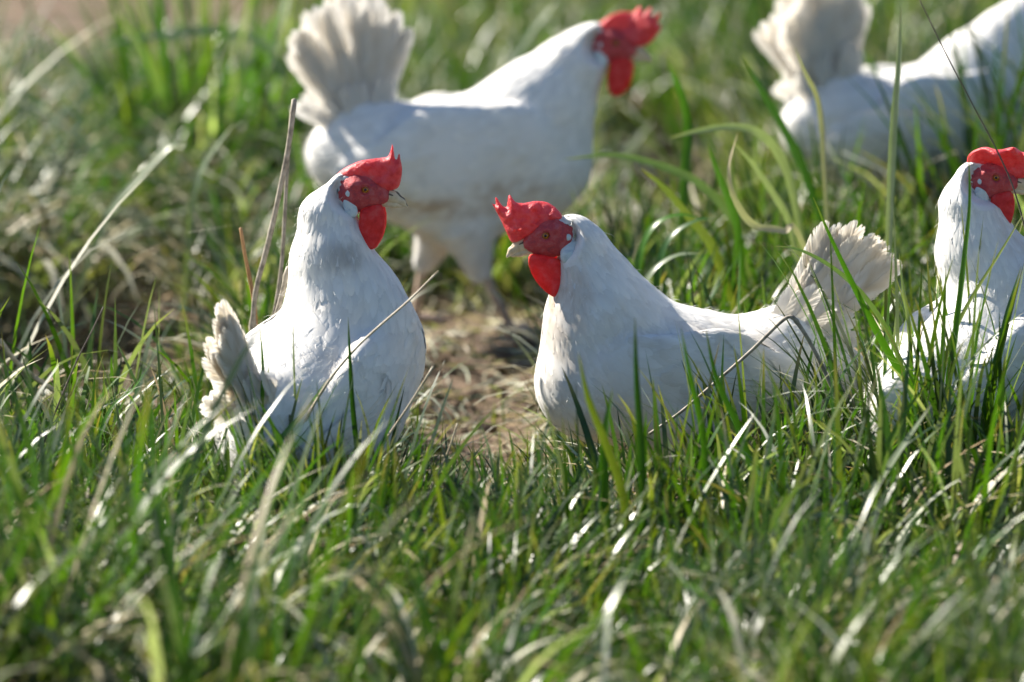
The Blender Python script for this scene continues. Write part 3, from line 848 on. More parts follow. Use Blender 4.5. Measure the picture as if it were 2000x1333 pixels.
# shade painted into both hollows' soil colour; the left one is dark brown too
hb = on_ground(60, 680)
shade_mask = np.maximum(np.clip(1.3 - np.hypot((GX - h2[0]) / .26, (GY - h2[1]) / .6), 0, 1), np.clip(1.3 - np.hypot((GX - hb[0]) / .40, (GY - hb[1]) / .5), 0, 1))
shade_col = 1 - np.clip(shade_mask * (.5 + fbm(GX * 12, GY * 12, 2)), 0, 1)[..., None] * np.array([.55, .58, .60])
ground = add('ground', mesh_data('ground', np.stack([GX, GY, GZ], -1).reshape(-1, 3), gq, shade_col.reshape(-1, 3)), M['soil'])
tag(ground, 'brown soil under the grass, bare and trodden between the hens', 'ground', kind='structure')
# ------------------------------------------------------------------ grass
GREENS = np.array([[.036, .092, .010], [.050, .122, .010], [.022, .058, .014], [.068, .140, .012], [.055, .090, .045], [.092, .128, .018], [.030, .076, .012], [.14, .175, .12]])
STRAWS = np.array([[.50, .42, .27], [.42, .33, .20], [.58, .52, .38], [.34, .24, .13], [.46, .44, .34], [.60, .58, .47], [.50, .52, .42]])
def blades(rootp, L, W, az, tilt, droop, col, twist, K=6, tipc=None, rg=rng):
    """ribbons: root (n,3), length, width, lean azimuth, start tilt from upright, droop along the length"""
    n = len(L)
    s = np.linspace(0, 1, K + 1)
    d = np.stack([np.cos(az), np.sin(az)], 1)
    hx = np.zeros(n); z = np.zeros(n)
    wav = rg.normal(0, .10, n)
    C = []
    C.append(np.stack([rootp[:, 0], rootp[:, 1], rootp[:, 2]], 1))
    side_h = np.stack([-d[:, 1], d[:, 0]], 1)
    lat = np.zeros(n)
    for i in range(K):
        sm = (s[i] + s[i + 1]) / 2
        th = tilt + droop * sm ** 1.4
        hx = hx + np.sin(th) * L / K; z = z + np.cos(th) * L / K
        lat = lat + wav * L / K * sm
        x = rootp[:, 0] + d[:, 0] * hx + side_h[:, 0] * lat; y = rootp[:, 1] + d[:, 1] * hx + side_h[:, 1] * lat
        C.append(np.stack([x, y, np.maximum(rootp[:, 2] + z, rootp[:, 2] + .004)], 1))
    C = np.stack(C, 1)                                   # n, K+1, 3
    tw = twist[:, None] * (.3 + .7 * s[None])
    sx = side_h[:, None, :] * np.cos(tw)[..., None]
    ext = d[:, None, :] * np.sin(tw)[..., None]
    side = np.concatenate([sx + ext, np.zeros((n, K + 1, 1))], 2)
    prof = np.minimum(.62 + 1.4 * s, 1) * np.clip(1 - s ** 3.2, 0, 1) ** .75
    wv = W[:, None] * .5 * prof[None]
    Lf = C - side * wv[..., None]; Rt = C + side * wv[..., None]
    V = np.concatenate([np.stack([Lf[:, :-1], Rt[:, :-1]], 2).reshape(n, 2 * K, 3), C[:, -1:]], 1)   # 2K+1 per blade
    k = (np.arange(n) * (2 * K + 1))[:, None]
    q = np.concatenate([k + np.array([2 * i, 2 * i + 1, 2 * i + 3, 2 * i + 2]) for i in range(K - 1)])
    t = k + np.array([2 * K - 2, 2 * K - 1, 2 * K])
    ss = np.concatenate([np.repeat(s[:-1], 2), [1]])
    cc = col[:, None, :] * (1 + .15 * (ss - .4))[None, :, None]
    base = np.clip(1 - ss * 4, 0, 1)[None, :, None]
    cc = cc * (1 - .45 * base) + np.array([.42, .40, .20])[None, None] * .45 * base
    if tipc is not None:
        w = np.clip((ss - .78) * 4.5, 0, 1)[None, :, None] * tipc[:, None, None]
        cc = cc * (1 - w) + np.array([.36, .26, .12])[None, None] * w
    return V.reshape(-1, 3), [q, t], np.clip(cc, 0, 1).reshape(-1, 3)
def pick_col(n, dry, rg):
    c = GREENS[rg.integers(0, len(GREENS), n)] * rg.uniform(.75, 1.25, (n, 1))
    is_dry = rg.random(n) < dry
    c[is_dry] = STRAWS[rg.integers(0, len(STRAWS), is_dry.sum())] * rg.uniform(.8, 1.15, (is_dry.sum(), 1))
    return c, is_dry
def join(parts):
    V = []; Qs = []; Ts = []; Cs = []; k = 0
    for v, (q, t), c in parts:
        V.append(v); Qs.append(q + k); Ts.append(t + k); Cs.append(c); k += len(v)
    return np.concatenate(V), [np.concatenate(Qs), np.concatenate(Ts)], np.concatenate(Cs)

def scatter(n_try, y0, y1, xw, dens):
    x = rng.uniform(-xw, xw, n_try); y = rng.uniform(y0, y1, n_try)
    keep = rng.random(n_try) < dens(x, y)
    return x[keep], y[keep]
def in_view(x, y, m=1.25):
    return np.abs(x) < (y + 5.0) * .1124 * m + .05
# places the hens stand on stay thin so that their legs are not run through
_hens = [o.location for o in bpy.data.objects if o.name.startswith('hen') and o.parent is None]
def near_hen(x, y, r=.10):
    m = np.zeros(np.shape(x), bool)
    for l in _hens: m |= ((x - l[0]) / (r * 1.25)) ** 2 + ((y - l[1]) / r) ** 2 < 1
    return m
parts_g, parts_d = [], []
_se = on_ground(170, 430)
def sere(x, y):                      # the flattened, half dead grass beyond the dark bank
    return np.clip(1.4 - np.hypot((x - _se[0]) / .42, (y - _se[1]) / 1.1), 0, 1)
_open = on_ground(985, 960); _bank = on_ground(70, 800)
def field(n_try, y0, y1, xw, dmax, hmul, wmul, K, out_frac):
    def dens(x, y):
        clump = np.clip((fbm(x * 7 + 2, y * 7 + 9, 3) - .34) * 3.2, .06, 1)
        b = bareness(x, y)
        return dmax * clump * (1 - .97 * b) * np.where(in_view(x, y), 1, out_frac) * np.where(near_hen(x, y), .25, 1)
    x, y = scatter(n_try, y0, y1, xw, dens)
    n = len(x)
    tall = np.clip(fbm(x * 2.3 + 31, y * 2.3 + 7, 2) * 1.5 - .25, .25, 1.2)
    b = bareness(x, y)
    short = np.clip(1.3 - np.hypot((x - _open[0]) / .17, (y - _open[1]) / .42), 0, 1)
    L = (.04 + .22 * tall * rng.random(n) ** 1.2) * hmul * (1 - .5 * b) * (1 - .6 * short) * (1 - .6 * np.clip(1.4 - np.hypot((x - _bank[0]) / .30, (y - _bank[1]) / .28), 0, 1))
    L = np.where(near_hen(x, y, .11), np.minimum(L, .07), L)
    W = rng.uniform(.0018, .0044, n) * wmul * (.75 + 3 * L)
    lean = fbm(x * 3 + 5, y * 3 + 50, 2) * 4 * math.pi
    az = lean + rng.normal(0, 1.1, n)
    tilt = np.abs(rng.normal(.25, .25, n)); droop = np.abs(rng.normal(.8, .7, n)) * (.7 + 3 * L)
    dryp = np.clip(.30 + .8 * (fbm(x * 4 + 70, y * 4 + 20, 2) - .45) + .25 * b + .35 * sere(x, y), .05, .8)
    sr = sere(x, y); droop = droop + .8 * sr; tilt = tilt + .3 * sr
    c, dry = pick_col(n, 0, rng)
    dry = rng.random(n) < dryp
    c[dry] = STRAWS[rng.integers(0, len(STRAWS), dry.sum())] * rng.uniform(.75, 1.1, (dry.sum(), 1))
    droop = np.where(dry, droop + .8, droop); tilt = np.where(dry, tilt + .35, tilt)
    root = np.stack([x, y, ground_z(x, y) - .003], 1)
    tw = rng.normal(0, .7, n)
    tip = (rng.random(n) < .25) * rng.random(n)
    for sel, lst in ((~dry, parts_g), (dry, parts_d)):
        if sel.any(): lst.append(blades(root[sel], L[sel], W[sel], az[sel], tilt[sel], droop[sel], c[sel], tw[sel], K, tip[sel]))
    return n
cnt = field(150000, -1.3, .55, 1.6, .95, 1.0, 1.0, 6, .30)
cnt += field(130000, .55, 2.2, 2.2, .6, 1.3, 1.2, 5, .35)
cnt += field(110000, 2.2, 7.0, 3.0, .6, 1.4, 1.5, 4, .35)

# tussocks: long broad blades from one root, arching over
def tussock(cx, cy, n, L0, L1, w, spread, az0=None, azs=1.2, dry=.2, up=.12, rg=rng, droop=.9):
    r = spread * np.sqrt(rg.random(n)); a = rg.uniform(0, 2 * math.pi, n)
    x = cx + r * np.cos(a); y = cy + r * np.sin(a)
    L = rg.uniform(L0, L1, n)
    az = a + rg.normal(0, .6, n) if az0 is None else az0 + rg.normal(0, azs, n)
    c, d_ = pick_col(n, dry, rg)
    root = np.stack([x, y, ground_z(x, y) - .003], 1)
    return root, L, w * rg.uniform(.6, 1.25, n), az, np.abs(rg.normal(up, .12, n)) + d_ * .25, np.abs(rg.normal(droop, .5, n)) + d_ * .5, c, rg.normal(0, .6, n), d_
def add_tussock(*a, K=8, **k):
    root, L, W, az, ti, dr, c, tw, d_ = tussock(*a, **k)
    tip = (rng.random(len(L)) < .35) * rng.random(len(L))
    for sel, lst in ((~d_, parts_g), (d_, parts_d)):
        if sel.any(): lst.append(blades(root[sel], L[sel], W[sel], az[sel], ti[sel], dr[sel], c[sel], tw[sel], K, tip[sel]))
for px, py, n_, l0, l1 in ((1700, 1010, 40, .10, .26), (1760, 1040, 44, .10, .28), (1830, 1020, 50, .10, .30), (1880, 1050, 44, .10, .26), (1960, 1030, 54, .10, .30), (2010, 1000, 50, .12, .32), (1990, 1090, 44, .10, .24), (1640, 1050, 36, .10, .22),
                           (20, 1010, 40, .09, .21), (160, 1020, 44, .10, .24), (330, 1030, 46, .12, .25), (480, 1060, 46, .12, .25), (600, 1100, 44, .11, .24), (690, 1110, 44, .11, .24), (790, 1090, 36, .08, .19), (1300, 1080, 44, .12, .24), (1400, 1060, 44, .12, .26), (1520, 1040, 44, .12, .27), (240, 1110, 40, .12, .24), (420, 1160, 40, .12, .24), (1180, 1180, 40, .12, .24), (900, 1200, 36, .10, .20), (1620, 1150, 44, .14, .28), (1780, 1130, 50, .14, .30), (1900, 1140, 50, .14, .30), (1460, 1190, 44, .12, .26), (60, 1150, 40, .12, .22), (700, 1220, 40, .12, .22), (1050, 1260, 36, .10, .20),
                           (1250, 640, 30, .14, .28), (1340, 620, 40, .14, .30), (1480, 600, 44, .16, .32), (1660, 560, 44, .16, .34), (1800, 600, 44, .14, .30), (1950, 520, 44, .16, .34)):
    g_ = on_ground(px, py)
    add_tussock(g_[0], g_[1], n_, l0, l1, rng.uniform(.0045, .0070), .055, dry=.15, K=8, up=.12, droop=.6)
for _ in range(2400):
    y = rng.uniform(-1.15, 6.5); x = rng.uniform(-1, 1) * ((y + 5) * .1124 * 1.3 + .4)
    if bareness(x, y) > .15 or near_hen(x, y, .15) or math.hypot((x - _open[0]) / .17, (y - _open[1]) / .45) < 1: continue
    if math.hypot((x - _bank[0]) / .28, (y - _bank[1]) / .34) < 1: continue
    tall = float(fbm(np.array(x * 1.3 + 8), np.array(y * 1.3 + 3), 2))
    f = np.clip((tall - .2) * 2.4, .6, 1.35) * rng.uniform(.75, 1.15)
    sr = float(sere(np.array(x), np.array(y)))
    add_tussock(x, y, int(rng.integers(12, 30) if y < .6 else rng.integers(24, 52)), .06 * f, (.30 if y < .3 else .42) * f, rng.uniform(.0038, .0090) * (1 if y < .6 else 1.2), rng.uniform(.015, .05) if y < .6 else rng.uniform(.03, .08),
                dry=min(.8, rng.choice([.10, .25, .55]) + .3 * sr), K=7, up=.14 + .4 * sr, droop=.9 + .7 * sr)
gV, gF, gC = join(parts_g)
tag(add('grass', mesh_data('grass', gV, gF, gC), M['grass']), 'short green grass covering the ground all around the hens', 'grass', kind='stuff')
dV, dF, dC = join(parts_d)
tag(add('dry_grass', mesh_data('dry_grass', dV, dF, dC), M['dry']), 'withered straw-coloured grass mixed through the green', 'grass', kind='stuff')
print('field blades', cnt)
# ------------------------------------------------------------------ single plants, stalks and litter
def smooth_path(P, m=6):
    P = np.asarray(P, float); Q = []
    E = np.concatenate([[2 * P[0] - P[1]], P, [2 * P[-1] - P[-2]]])
    for i in range(1, len(E) - 2):
        for t in np.linspace(0, 1, m, endpoint=False):
            a, b, c, d = E[i - 1:i + 3]
            Q.append(.5 * ((2 * b) + (-a + c) * t + (2 * a - 5 * b + 4 * c - d) * t * t + (-a + 3 * b - 3 * c + d) * t ** 3))
    Q.append(P[-1])
    return np.array(Q)
def path_at(pts, y, dy=0.0):
    """pixel path (tip first) at depth y, carried on into the soil at its foot"""
    n = len(pts)
    P = np.array([at(px, py, y + dy * (1 - i / (n - 1))) for i, (px, py) in enumerate(pts)])
    f = P[-1]; gz = float(ground_z(f[0], f[1]))
    if f[2] > gz + .005:
        d = P[-1] - P[-2]; d[2] = min(d[2], -1e-3)
        k = min((f[2] - gz + .01) / -d[2], .1 / (np.linalg.norm(d[:2]) + 1e-6))
        e = f + d * k; e[2] = float(ground_z(e[0], e[1])) - .01
        P = np.vstack([P, e])
    return P
def tube(P, r0, r1, seg=7, nodes=()):
    P = smooth_path(P, 4); n = len(P)
    T = np.gradient(P, axis=0); T /= np.linalg.norm(T, axis=1, keepdims=True)
    ref = np.array([.3, 1, .2]); A = np.cross(T, ref); A /= np.linalg.norm(A, axis=1, keepdims=True); B = np.cross(T, A)
    s = np.linspace(0, 1, n); r = r0 + (r1 - r0) * s
    for q in nodes: r = r * (1 + .5 * np.exp(-((s - q) / .012) ** 2))
    r = r * (1 + .10 * (np.random.default_rng(n).random(n) - .5))
    a = np.linspace(0, 2 * math.pi, seg, endpoint=False)
    V = P[:, None] + r[:, None, None] * (A[:, None] * np.cos(a)[None, :, None] + B[:, None] * np.sin(a)[None, :, None])
    i = np.arange(n * seg).reshape(n, seg)
    q = np.stack([i[:-1], np.roll(i, -1, 1)[:-1], np.roll(i, -1, 1)[1:], i[1:]], -1).reshape(-1, 4)
    V = V.reshape(-1, 3); k = len(V)
    V = np.vstack([V, P[0] - T[0] * r[0] * .5, P[-1]])
    tri = np.array([[k, (j + 1) % seg, j] for j in range(seg)] + [[k + 1, (n - 1) * seg + j, (n - 1) * seg + (j + 1) % seg] for j in range(seg)])
    return V, [q, tri]
def leaf_mesh(P, w, col, tw=0.0, fold=.25, rg=rng):
    """a grass blade with a keel along a path, tip first"""
    P = smooth_path(P, 5)[::-1]; n = len(P)
    T = np.gradient(P, axis=0); T /= np.linalg.norm(T, axis=1, keepdims=True)
    view = np.array([-.35, -.80, .62]); S_ = np.cross(T, view); S_ /= np.linalg.norm(S_, axis=1, keepdims=True)
    Nn = np.cross(S_, T)
    s = np.linspace(0, 1, n)
    a = tw * (s - .3)
    S2 = S_ * np.cos(a)[:, None] + Nn * np.sin(a)[:, None]; N2 = Nn * np.cos(a)[:, None] - S_ * np.sin(a)[:, None]
    hw = w * .5 * np.minimum(.55 + 1.2 * s, 1) * np.clip(1 - s ** 3.5, .02, 1) ** .8 * (1 + .05 * rg.normal(0, 1, n))
    L_ = P - S2 * hw[:, None] + N2 * (hw * fold)[:, None]; R2 = P + S2 * hw[:, None] + N2 * (hw * fold)[:, None]
    V = np.stack([L_, P, R2], 1).reshape(-1, 3)
    q = []
    for i in range(n - 1):
        k = 3 * i; q += [[k, k + 1, k + 4, k + 3], [k + 1, k + 2, k + 5, k + 4]]
    c = np.repeat(np.asarray(col)[None] * (1 + .2 * (s - .5))[:, None], 3, 0)
    c[1::3] *= .9
    b = np.clip(1 - s * 5, 0, 1)[:, None]; b = np.repeat(b, 3, 0)
    c = c * (1 - .5 * b) + np.array([.42, .40, .20]) * .5 * b
    t = np.repeat(np.clip((s - .9) * 8, 0, 1)[:, None], 3, 0) * .6
    c = c * (1 - t) + np.array([.38, .30, .16]) * t
    return V, np.array(q), c
FRESH = (.070, .190, .014); DEEP = (.036, .110, .014); PALE = (.27, .33, .22); BLUE = (.12, .19, .09); STRAW = (.52, .44, .29); YELLOW = (.15, .20, .03)  # PALE: grey-green leaf lightened so its colour carries the glints

# dry stalks
def stalk(name, pts, y, r0, r1, mat, label, cat, nodes=(), dy=0.0):
    V, F_ = tube(path_at(pts, y, dy), r0, r1, 7, nodes)
    tag(add(name, mesh_data(name, V, F_), mat), label, cat)
    return V
M['sheath'] = mat_plain('rusty_sheath', [(.3, (.26, .13, .05)), (.7, (.48, .27, .12))], .6, 60, .3)
M['darkstem'] = mat_plain('dark_thin_stem', [(.3, (.07, .055, .045)), (.7, (.17, .13, .10))], .6, 60, .3)
stalk('dry_stalk', [(1268, 848), (1330, 805), (1400, 745), (1470, 683), (1522, 632), (1544, 619), (1560, 634), (1588, 680), (1622, 750), (1660, 830), (1690, 920)], -.03, .0017, .0028, M['stalk'], 'broken grey stalk bent double in front of the hen in profile', 'stalk', (.47, .52))
stalk('dry_stalk', [(575, 195), (563, 290), (541, 400), (520, 490), (499, 572), (492, 660), (486, 760)], .24, .0034, .0030, M['stalk'], 'tallest dry grey stalk, leaning, between the fan-tailed and the upright hen', 'stalk', (.68,))
stalk('dry_stalk', [(570, 215), (560, 350), (553, 480), (547, 545), (532, 640), (520, 720), (514, 790)], .30, .0024, .0026, M['stalk'], 'thinner brown stalk standing close behind the tallest dry stalk', 'stalk', (.55,))
stalk('dry_stalk', [(470, 446), (479, 500), (491, 560), (499, 620), (502, 700), (503, 780)], .26, .0020, .0034, M['sheath'], 'short rusty brown stalk with a pale snapped tip beside the tall stalks', 'stalk')
stalk('dry_stalk', [(564, 522), (547, 590), (530, 655), (522, 720), (518, 780)], .15, .0030, .0030, M['stalk'], 'stubby grey stalk with a knobbed top close to the upright hen', 'stalk', (.05,))
stalk('straw_stem', [(856, 530), (800, 586), (738, 640), (690, 686), (640, 748), (592, 832), (560, 925)], -.13, .0011, .0019, M['straw'], 'pale straw slanting across the back of the upright hen', 'straw')
stalk('straw_stem', [(846, 716), (800, 790), (748, 868), (704, 946), (680, 1010)], -.14, .0010, .0020, M['straw'], 'pale straw slanting low across the wing of the upright hen', 'straw')
stalk('straw_stem', [(893, 828), (876, 880), (850, 940), (812, 1020)], -.16, .0008, .0018, M['straw'], 'short yellow straw standing beside the bare soil patch', 'straw')
stalk('straw_stem', [(1796, 0), (1850, 110), (1900, 205), (1950, 300), (1985, 385), (2010, 500), (2020, 700)], .02, .0006, .0012, M['darkstem'], 'long thin dark stem crossing the lopped comb hen', 'stem')
stalk('straw_stem', [(202, 600), (178, 650), (150, 705), (110, 800), (80, 880)], -.05, .0007, .0012, M['darkstem'], 'thin brown stem leaning over the dark bank', 'stem')
stalk('straw_stem', [(0, 665), (40, 715), (110, 765), (190, 800)], .25, .0030, .0034, M['straw'], 'thick pale straw lying on the dark soil bank', 'straw')

# prominent single blades
def blade(pts, y, w, col, label, tw=.3, dy=0.0, dry=False, group=None):
    V, q, c = leaf_mesh(path_at(pts, y, dy), w, col, tw)
    return tag(add('grass_shoot', mesh_data('grass_shoot', V, q, c), M['dry'] if dry else M['grass']), label, 'grass blade', group)
blade([(1588, 385), (1630, 480), (1688, 600), (1742, 700), (1800, 795), (1832, 890), (1842, 980)], -.05, .0095, FRESH, 'broad bright green blade crossing the tail of the profile hen', .4)
blade([(1512, 481), (1560, 488), (1622, 520), (1682, 572), (1732, 644), (1764, 724), (1796, 830)], -.02, .0060, BLUE, 'bluish blade arching over the tail of the profile hen', .5)
blade([(1892, 300), (1894, 400), (1882, 520), (1868, 640), (1852, 760), (1846, 900)], -.06, .0080, FRESH, 'upright green blade in front of the lopped comb hen neck', .5)
blade([(2004, 410), (1950, 500), (1888, 600), (1850, 690), (1834, 800), (1826, 900)], -.04, .0062, YELLOW, 'yellowish blade leaning out past the lopped comb hen', .3)
blade([(1756, 494), (1764, 560), (1776, 640), (1780, 750), (1776, 880)], -.02, .0058, PALE, 'pale tipped blade standing between tail and lopped comb hen', .4)
blade([(2000, 610), (1960, 640), (1900, 700), (1860, 760), (1830, 860)], -.08, .0040, PALE, 'narrow pale blade slanting over the breast of the lopped comb hen', .3)
blade([(1995, 520), (1970, 600), (1948, 690), (1925, 790), (1915, 900)], -.09, .0070, DEEP, 'dark green blade at the picture edge before the white breast', .3)
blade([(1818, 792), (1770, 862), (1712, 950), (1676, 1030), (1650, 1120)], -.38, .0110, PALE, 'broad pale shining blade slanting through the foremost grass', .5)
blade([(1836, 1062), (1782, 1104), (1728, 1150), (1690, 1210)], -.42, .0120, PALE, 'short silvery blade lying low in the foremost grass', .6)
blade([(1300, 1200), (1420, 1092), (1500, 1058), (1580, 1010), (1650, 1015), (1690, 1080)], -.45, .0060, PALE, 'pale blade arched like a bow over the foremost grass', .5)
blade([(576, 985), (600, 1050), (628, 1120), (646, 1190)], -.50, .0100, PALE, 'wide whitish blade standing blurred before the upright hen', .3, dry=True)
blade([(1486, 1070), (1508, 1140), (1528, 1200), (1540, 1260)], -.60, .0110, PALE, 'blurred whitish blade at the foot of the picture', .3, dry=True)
blade([(508, 640), (514, 720), (512, 800), (508, 900), (505, 960)], -.14, .0066, FRESH, 'green blade standing before the tail of the upright hen', .2)
blade([(680, 620), (684, 700), (690, 800), (700, 900), (706, 990)], -.14, .0070, DEEP, 'dark green upright blade crossing the wing of the upright hen', .2)
blade([(640, 740), (600, 800), (560, 845), (520, 900), (490, 960)], -.20, .0085, FRESH, 'broad green blade slanting up over the hips of the upright hen', .3)
blade([(572, 600), (574, 700), (578, 800), (585, 900), (590, 980)], -.12, .0036, PALE, 'slender pale blade rising before the back of the upright hen', .2)
blade([(1378, 640), (1400, 740), (1440, 830), (1470, 920), (1480, 1000)], -.26, .0085, DEEP, 'blurred green blade across the flank of the profile hen', .3)
blade([(1196, 760), (1182, 850), (1180, 950), (1186, 1060)], -.42, .0120, FRESH, 'blurred bright blade below the breast of the profile hen', .3)
blade([(1240, 620), (1244, 740), (1252, 860), (1256, 980), (1258, 1080)], -.42, .0100, DEEP, 'tall blurred blade before the breast of the profile hen', .2)
blade([(1130, 690), (1150, 780), (1185, 870), (1215, 960), (1230, 1060)], -.44, .0100, YELLOW, 'yellow-green blurred blade leaning towards the profile hen', .2)
blade([(1330, 640), (1350, 740), (1372, 840), (1380, 940), (1382, 1040)], -.36, .0085, FRESH, 'blurred upright blade before the middle of the profile hen', .3)
blade([(1390, 435), (1330, 420), (1280, 440), (1252, 490), (1240, 570), (1236, 640)], .62, .0115, FRESH, 'glossy blade bent over behind the nape of the profile hen', .9)
blade([(1405, 425), (1360, 432), (1312, 462), (1288, 515), (1280, 600), (1278, 660)], .60, .0115, DEEP, 'second glossy blade bowing over behind the profile hen', .9)
blade([(1370, 495), (1320, 500), (1275, 530), (1250, 580), (1246, 640)], .56, .0100, PALE, 'low pale blade curling over behind the profile hen', .8)
blade([(1308, 270), (1365, 256), (1432, 248), (1485, 262), (1528, 312), (1552, 390), (1566, 480)], .80, .0125, PALE, 'long blade arching towards the tall walking hen', .8)
blade([(1100, 312), (1200, 304), (1292, 325), (1370, 362), (1430, 428), (1460, 520)], .90, .0120, BLUE, 'longest shaded blade arching out behind the profile hen', .8)
blade([(1252, 330), (1300, 370), (1350, 430), (1390, 480), (1420, 560)], .70, .0125, YELLOW, 'yellow-tinged blade leaning over behind the profile hen', .3)
blade([(1440, 262), (1424, 330), (1436, 390), (1472, 440), (1530, 452), (1570, 480)], .50, .0095, STRAW, 'withered blade bent like a hook above the profile hen back', .6, dry=True)
blade([(1552, 92), (1574, 145), (1596, 190), (1606, 250), (1610, 330)], .70, .0075, STRAW, 'creamy withered reed leaf before the shaded fan tail', .2, dry=True)
blade([(1760, 10), (1756, 120), (1748, 220), (1742, 330), (1738, 430)], .45, .0110, PALE, 'tall pale blade standing before the shaded hen', .3)
blade([(1090, 0), (1040, 60), (1000, 130), (960, 220)], 2.3, .0150, PALE, 'blurred pale blade leaning behind the walking hen back', .3)
blade([(165, 92), (250, 78), (340, 66), (430, 62), (520, 90), (560, 170)], 2.4, .0160, PALE, 'blurred pale leaf lying level above the far bare soil', .6, dry=True)
blade([(362, 280), (330, 290), (275, 345), (218, 408), (190, 470)], 1.25, .0130, PALE, 'shining flattened blade left of the tall stalks', .5)
blade([(460, 240), (420, 290), (390, 340), (375, 400), (370, 470)], 1.2, .0110, PALE, 'pale leaning blade near the foot of the far tall tuft', .4)
blade([(70, 0), (40, 60), (10, 130), (-20, 220)], 2.2, .0120, PALE, 'blurred grey-green blade at the upper corner', .4)
blade([(0, 1060), (60, 1030), (120, 1000), (165, 1010), (190, 1080)], -.35, .0070, PALE, 'pale blade hooped over at the left picture edge', .5)
blade([(300, 700), (260, 760), (215, 800), (190, 870), (180, 960)], -.12, .0048, FRESH, 'green blade leaning over the dry grass below the dark bank', .3)

blade([(1300, 110), (1330, 180), (1345, 250), (1340, 330), (1335, 400)], 1.0, .0150, FRESH, 'broad green blade upright over the dark hollow', .2)
blade([(1450, 110), (1490, 180), (1530, 250), (1570, 330), (1600, 420)], 1.0, .0130, DEEP, 'deep green blade leaning from the dark hollow to the shaded hen', .2)
blade([(1380, 280), (1400, 330), (1420, 380), (1440, 440), (1450, 520)], .75, .0110, FRESH, 'green blade with a snapped top behind the withered hook', .3)
blade([(1430, 275), (1470, 320), (1505, 370), (1540, 430), (1555, 500)], .70, .0090, PALE, 'pale bent blade just right of the withered hook', .6)
blade([(330, 1160), (260, 1120), (200, 1130), (150, 1180), (120, 1260)], -.52, .0090, YELLOW, 'yellow-green blade arched low in the front corner grass', .5)
blade([(20, 1130), (60, 1180), (100, 1240), (130, 1310)], -.62, .0110, STRAW, 'wide bleached blade low in the front corner', .3, dry=True)
blade([(230, 1220), (250, 1270), (270, 1330)], -.66, .0110, STRAW, 'bleached broken blade at the very foot of the picture', .3, dry=True)
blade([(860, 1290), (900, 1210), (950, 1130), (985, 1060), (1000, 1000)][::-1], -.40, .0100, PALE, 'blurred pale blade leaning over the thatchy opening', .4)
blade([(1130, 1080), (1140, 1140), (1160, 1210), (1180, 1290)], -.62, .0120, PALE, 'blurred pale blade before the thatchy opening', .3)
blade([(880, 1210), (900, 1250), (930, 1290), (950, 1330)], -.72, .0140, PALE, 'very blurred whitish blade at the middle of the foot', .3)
blade([(1290, 1180), (1300, 1230), (1330, 1290), (1345, 1340)], -.70, .0130, FRESH, 'very blurred green blade at the middle of the foot', .3)

# tufts: a root mesh with every blade under it
def tuft(px, py, n, L0, L1, w, spread, label, az0=None, azs=1.0, dry=.12, up=.10, droop=.7, seed=0, tone=1.0):
    rg = np.random.default_rng(seed)
    g = on_ground(px, py); z = float(ground_z(g[0], g[1]))
    root = empty('grass_tuft', (g[0], g[1], z))
    tag(root, label, 'grass tuft', 'grass tufts around the hens')
    rt, L, W, az, ti, dr, c, tw, d_ = tussock(g[0], g[1], n, L0, L1, w, spread, az0, azs, dry, up, rg, droop)
    c = np.clip(c * tone, 0, 1)
    for i in range(n):
        V, F_, cc = blades(rt[i:i + 1] - np.array([[g[0], g[1], z]]), L[i:i + 1], W[i:i + 1], az[i:i + 1], ti[i:i + 1], dr[i:i + 1], c[i:i + 1], tw[i:i + 1], 9, np.array([.5 * rg.random()]), rg)
        add('blade', mesh_data('tuft_blade', V, F_, cc), M['dry'] if d_[i] else M['grass'], root)
PI = math.pi
tuft(1790, 1005, 140, .12, .37, .0058, .09, 'tall glossy green tuft before the tail and the lopped comb hen', None, dry=.12, up=.12, droop=.6, seed=1)
tuft(1925, 1010, 150, .12, .36, .0054, .11, 'dense dark green tuft at the picture edge before the lopped comb hen', None, dry=.12, up=.14, droop=.7, seed=2)
tuft(1660, 985, 80, .10, .27, .0050, .06, 'green tuft hiding the rump of the profile hen', None, dry=.2, up=.14, droop=.6, seed=3)
tuft(1450, 1020, 60, .10, .21, .0050, .08, 'loose tuft hiding the feet of the profile hen', None, dry=.15, up=.14, droop=.6, seed=4)
tuft(1250, 1100, 22, .12, .24, .0085, .06, 'blurred broad-bladed tuft below the breast of the profile hen', None, dry=.08, up=.10, droop=.4, seed=5)
tuft(1085, 935, 36, .03, .085, .0042, .05, 'small short tuft on the edge of the bare soil patch', None, dry=.12, up=.22, droop=.5, seed=6)
tuft(560, 1062, 60, .08, .21, .0052, .075, 'upright tuft hiding the rear of the upright hen', None, dry=.12, up=.14, droop=.6, seed=7)
tuft(730, 1062, 60, .08, .19, .0050, .08, 'tuft hiding the feet of the upright hen', None, dry=.2, up=.16, droop=.7, seed=8)
tuft(420, 1010, 40, .08, .20, .0056, .09, 'tuft of upright blades below the tail of the upright hen', None, dry=.15, up=.14, droop=.6, seed=19)
tuft(640, 1075, 44, .07, .17, .0056, .10, 'dense tuft in the foremost grass below the upright hen', None, dry=.2, up=.16, droop=.7, seed=20)
tuft(1560, 1060, 40, .10, .22, .0070, .09, 'blurred tuft in the foremost grass below the bent grey stalk', None, dry=.15, up=.14, droop=.6, seed=21)
tuft(1360, 1150, 34, .10, .22, .0085, .09, 'broad blurred tuft at the foot of the picture', None, dry=.15, up=.14, droop=.6, seed=22)
tuft(260, 985, 46, .10, .23, .0058, .10, 'bright leaning tuft beside the dark bank', -.6, 1.3, dry=.12, up=.18, droop=.7, seed=9)
tuft(90, 960, 34, .08, .18, .0052, .09, 'tuft with pale bent tips at the left picture edge', None, dry=.3, up=.2, droop=.9, seed=10)
